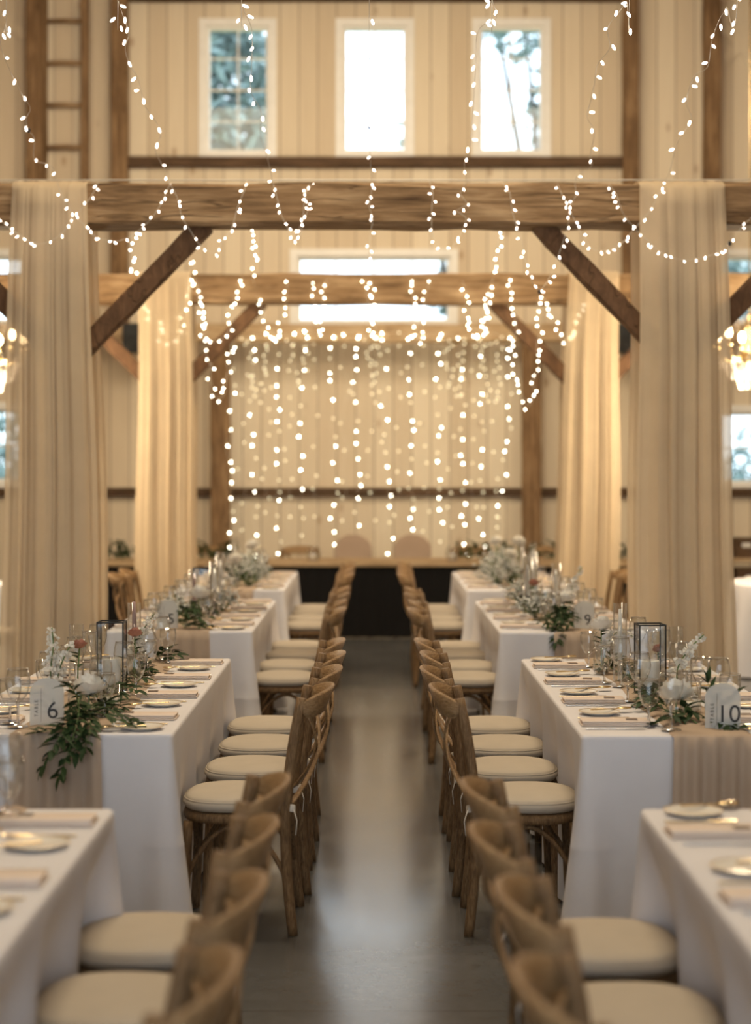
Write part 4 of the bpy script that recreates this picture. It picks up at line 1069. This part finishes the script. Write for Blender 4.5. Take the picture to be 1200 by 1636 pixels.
# ------------------------------------------------------------------ fairy lights
BM = {}
def bulb_mesh(kind, r, l, mat):
    if kind not in BM:
        m = MB(); m.ball((0, 0, -l*.5), (r, r, l*.62), 6, 4); BM[kind] = m.mesh('bulb', mat)
    return BM[kind]
def string(label, pix, kind, gap, off, seed, depth, plug=None, group='fairy light strings', wire_r=.0013, prob=1.0, roof=False, fasten=None, dim=0.0):
    """pix: the run of the strand as the photograph shows it (px, py[, distance]); gap in photograph pixels, or (below, above) the beam"""
    rr = random.Random(seed); pts = [P(q[0], q[1], q[2] if len(q) > 2 else depth(q[1])) for q in pix]
    if fasten:
        for k in (0, -1):
            if (k == -1 or not roof): pts[k] = P(pix[k][0], pix[k][1], fasten)
    o = pts[-1].copy(); t = thing('fairy_light_string', o, label, 'fairy lights', group)
    if roof:
        a = pts[0]; pts = [Vector((a.x*1.02, a.y, 9.62-3.4*abs(a.x)/(HW+.15))), Vector((a.x*1.01, a.y, (a.z+9.3)/2))]+pts
    c = catmull([p-o for p in pts], .03)
    m = MB(); m.tube(c, wire_r, 5); m.build('wire', M_wire, t)
    spec = {'n': (.0046, .016, M_bulb_n), 'u': (.0062, .024, M_bulb_n), 'm': (.0047, .012, M_bulb_m), 'f': (.0056, .012, M_bulb_f), 'd': (.0085, .017, M_bulb_d)}
    def px(v): v = v+o; return Vector((598+F_PX*v.x/v.y, 757+F_PX*(H_CAM-v.z)/v.y))
    acc = 0.0; nb = 0; last = px(c[0]); nxt = 4.0
    for i in range(1, len(c)):
        q = px(c[i]); acc += (q-last).length; last = q
        g = gap if not isinstance(gap, tuple) else (gap[0] if q.y > 285 else gap[1])
        if q.y < -90: nxt = acc+g*rr.uniform(.3, 1); continue
        if acc >= nxt and nb < 96:
            nxt = acc+g*rr.uniform(.55, 1.45)
            if rr.random() > prob: continue
            kd = 'd' if rr.random() < dim else ('u' if kind == 'n' and q.y < 240 else kind); sc = 1.0
            b = bpy.data.objects.new('bulb', bulb_mesh(kd, *spec[kd])); COL.objects.link(b); b.parent = t; nb += 1
            a = rr.uniform(0, 6.28); b.location = c[i]+Vector((math.cos(a)*off, math.sin(a)*off*.6, rr.uniform(-off, off*.3)))
            b.rotation_euler = (rr.uniform(-.9, .9), rr.uniform(-.9, .9)-.9*math.cos(a), 0)
    if plug:
        m = MB(); q = P(*plug, depth(plug[1]))-o; m.ball(q, (.010, .010, .015), 8, 6); m.build('plug', M_ink, t)
    return t
YN = 10.07
near = lambda y: YN if y > 290 else YN-(290-y)*(2.6/290)
swag = lambda y: YN
NEAR = [
    ('fairy lights swagging across the drape beside table 6', [(157,291),(145,315),(125,340),(110,360),(90,380),(60,390),(30,375),(-10,345),(-40,330)], swag, None, .045),
    ('fairy light strand falling from upper left to the beam, ending in a dark plug', [(10,-60),(8,40),(2,78),(32,145),(48,172),(42,190),(45,207),(55,222),(55,255),(82,265),(92,292),(102,320),(120,345),(135,360),(152,378),(180,385),(200,382),(220,370),(245,345),(260,320),(272,293)], near, (46,208), .05),
    ('fairy light strand passing the left post of the end wall', [(188,-50),(190,3),(205,52),(200,78),(208,105),(220,125),(232,170),(245,188),(257,213),(248,238),(256,258),(265,275),(270,290),(285,320),(290,345),(305,370),(320,392),(345,405),(355,385),(370,365),(380,330),(390,305),(395,287)], near, None, .05),
    ('fairy light strand crossing the leafy upper window', [(386,-60),(387,8),(402,47),(402,106),(400,128),(403,152),(417,178),(416,215),(425,245),(432,272),(438,300),(445,325),(450,345),(460,365),(470,385),(480,375),(485,340),(487,310),(495,293)], near, None, .05),
    ('fairy light strand hanging straight below the middle upper window', [(590,-40),(590,120),(590,200),(592,260),(594,300),(590,330),(596,350),(592,370),(590,400),(592,428)], near, None, .05),
    ('fairy light strand beside the right upper window', [(786,-40),(787,0),(793,28),(764,50),(760,110),(754,200),(750,240),(742,262),(745,292),(735,310),(748,327),(727,337),(745,348),(730,385),(712,400),(695,385),(690,365),(690,330),(692,310),(685,287)], near, None, .05),
    ('fairy light strand crossing beside the right post of the end wall', [(1006,-40),(1000,3),(972,43),(974,77),(955,103),(950,133),(944,160),(938,188),(950,210),(943,247),(945,265),(920,285),(920,313),(910,330),(910,345),(905,370),(895,400),(880,440),(863,466)], near, (862,466), .05),
    ('fairy light strand falling from the upper right corner to the beam', [(1180,-60),(1160,12),(1150,30),(1138,63),(1130,108),(1110,120),(1097,163),(1105,190),(1090,215),(1080,235),(1069,277),(1055,305),(1040,335),(1030,347),(1010,370),(985,395),(950,400),(930,375),(915,345),(900,315),(890,293)], near, None, .05),
    ('fairy lights swagging across the drape beside table 10', [(972,293),(985,312),(995,340),(1010,360),(1030,380),(1060,405),(1090,415),(1120,412),(1150,402),(1165,385)], swag, None, .045),
    ('short fairy light strand crossing the right brace of the nearest frame', [(803,292),(815,310),(818,335),(828,370),(835,390),(840,420),(850,450),(862,466)], swag, None, .045),
    ('fairy light strand running out at the right edge of the photo', [(1166,389),(1178,372),(1192,356),(1215,335),(1240,310)], swag, (1166,389), .05),
    ('short fairy light strand dangling right of the leafy window strand', [(500,293),(488,310),(492,335),(478,365),(470,386)], swag, None, .045),
]
for i, (lab, px_, dep, plug, gap) in enumerate(NEAR): string(lab, px_, 'n', (9, 25), .012, 100+i, dep, plug, roof=dep is near, fasten=10.29 if not plug or dep is near and i in (1,) else None)
# the taut wire on top of the nearest beam that carries the swags
m = MB(); m.tube([(-5.1, -.02, 0), (0, -.02, .002), (5.1, -.02, 0)], .004, 6)
tag(m.build('hanging_wire', M_wire, None, (0, Y1-.10, 3.372)), 'thin silver wire stretched along the top of the nearest beam', 'wire')
# glass drop hanging at the middle strand
gd = P(590, 200, near(200)); m = MB(); m.lathe([(0, .012), (.005, .008), (.009, -.004), (.005, -.016), (0, -.03)], 8)
tag(m.build('glass_drop', simple('violet_glass', (.10, .08, .25), .2), None, gd), 'small violet glass drop on the strand before the middle window', 'glass drop')

Y2F = 14.80
mid = lambda y: Y2F
MID = [
    ('far fairy light swag beside the left drape of the middle frame', [(214,352,10.52),(213,400,12),(212,432,13.4),(222,440),(215,455),(230,490),(240,507),(253,517),(258,542),(275,545),(290,518),(293,500),(300,483),(303,458),(310,433),(309,415)]),
    ('far fairy light swag left of the middle beam', [(311,440),(320,487),(328,507),(330,523),(327,543),(348,545),(367,527),(367,508),(373,483),(383,463),(388,440)]),
    ('lowest far fairy light swag on the left', [(318,455),(325,547),(330,568),(338,587),(335,602),(340,618),(343,633),(353,638),(360,620),(360,607),(365,593),(362,578),(370,560),(372,545)]),
    ('far fairy light swag under the left brace top of the middle frame', [(405,352,10.52),(406,395,12.2),(407,425,13.6),(405,450),(418,490),(425,520),(432,540),(440,545),(446,520),(455,495),(460,450)]),
    ('far fairy light swag left of the wide window', [(497,445),(500,475),(508,515),(512,538),(516,535),(515,500),(516,470),(522,445)]),
    ('far fairy light swag in the middle of the wide window', [(582,445),(588,475),(590,510),(594,535),(600,530),(596,470),(592,445)]),
    ('far fairy light swag right of the wide window', [(655,445),(660,475),(664,515),(668,540),(675,545),(676,515),(680,470),(688,450)]),
    ('far fairy light swag left of the right brace of the middle frame', [(738,445),(745,475),(745,505),(752,525),(760,540),(770,535),(773,500),(780,470),(790,440)]),
    ('lowest far fairy light swag on the right', [(815,440),(815,460),(820,490),(825,523),(820,552),(820,570),(816,580),(823,603),(832,625),(843,650),(853,630),(852,603),(862,588),(858,552),(863,530),(858,505),(860,478)]),
    ('far fairy light swag across the right drape of the middle frame', [(862,470),(875,485),(880,500),(888,513),(895,538),(905,546),(920,533),(928,500),(932,472)]),
    ('far fairy light strand falling beside the right brace of the middle frame', [(800,352,10.52),(796,390,12),(792,418,13.3),(790,430),(785,470),(780,500),(772,520)]),
]
for i, (lab, px_) in enumerate(MID): string(lab, px_, 'm', 8.6, .018, 200+i, mid, fasten=None if len(px_[0]) > 2 else 14.88, group='fairy light strings on the middle frame')
Y3F = 19.44
thr = lambda y: Y3F
THIRD = [('faint fairy light swag low on the left of the light curtain', [(398,540),(402,590),(408,625),(414,638),(420,620),(424,580),(428,545)]), ('faint fairy light swag over the left centre of the light curtain', [(462,535),(468,580),(474,612),(482,605),(488,570),(490,540)]),
    ('faint fairy light swag at the centre of the light curtain', [(586,535),(590,580),(594,625),(600,628),(604,580),(606,540)]), ('faint fairy light swag right of the light curtain centre', [(712,540),(718,590),(724,632),(732,628),(736,590),(738,545)]),
    ('faint fairy light swag low on the right of the light curtain', [(770,535),(776,590),(784,640),(792,632),(796,590),(798,540)])]
for i, (lab, px_) in enumerate(THIRD): string(lab, px_, 'd', 9, .03, 300+i, thr, group='faint fairy light swags')
# the curtain of lights behind the head table
Y4 = 19.46
back = lambda y: Y4
XS = [(372, 366, 372), (405, 402, 412), (443, 441, 445), (485, 484, 487), (530, 534, 536), (571, 568, 574), (613, 616, 622), (657, 655, 660), (700, 699, 703), (738, 737, 742), (770, 770, 772), (812, 812, 790)]
rr = random.Random(5)
for i, (a, b, c) in enumerate(XS):
    pts = []
    for k in range(13):
        f = k/12; x = (a+(b-a)*f*2) if f < .5 else (b+(c-b)*(f-.5)*2); pts.append((x+rr.uniform(-4, 4), 535+f*(352 if i != 11 else 330)))
    string('hanging strand of the light curtain behind the head table, %s from the left post' % ('first','second','third','fourth','fifth','sixth','seventh','eighth','ninth','tenth','eleventh','last')[i], pts, 'f', 19, .02, 400+i, back, group='light curtain strands', dim=.28)
xs = [368+i*19 for i in range(25)]
string('fairy lights run along the last beam above the light curtain', [(x, 533+4*math.sin(i*1.7)+rr.uniform(-3, 3)) for i, x in enumerate(xs)], 'f', 21, .03, 450, back, group='light curtain strands', dim=.35)
for i, x in enumerate((388, 425, 465, 508, 552, 594, 637, 678, 720, 756, 792)):
    pts = [(x+rr.uniform(-6, 6), 545+k*34) for k in range(10)]
    string('faint back strand of the light curtain, %s from the left post' % ('first','second','third','fourth','fifth','sixth','seventh','eighth','ninth','tenth','last')[i], pts, 'd', 34, .03, 500+i, lambda y: 19.77, group='faint back strands')
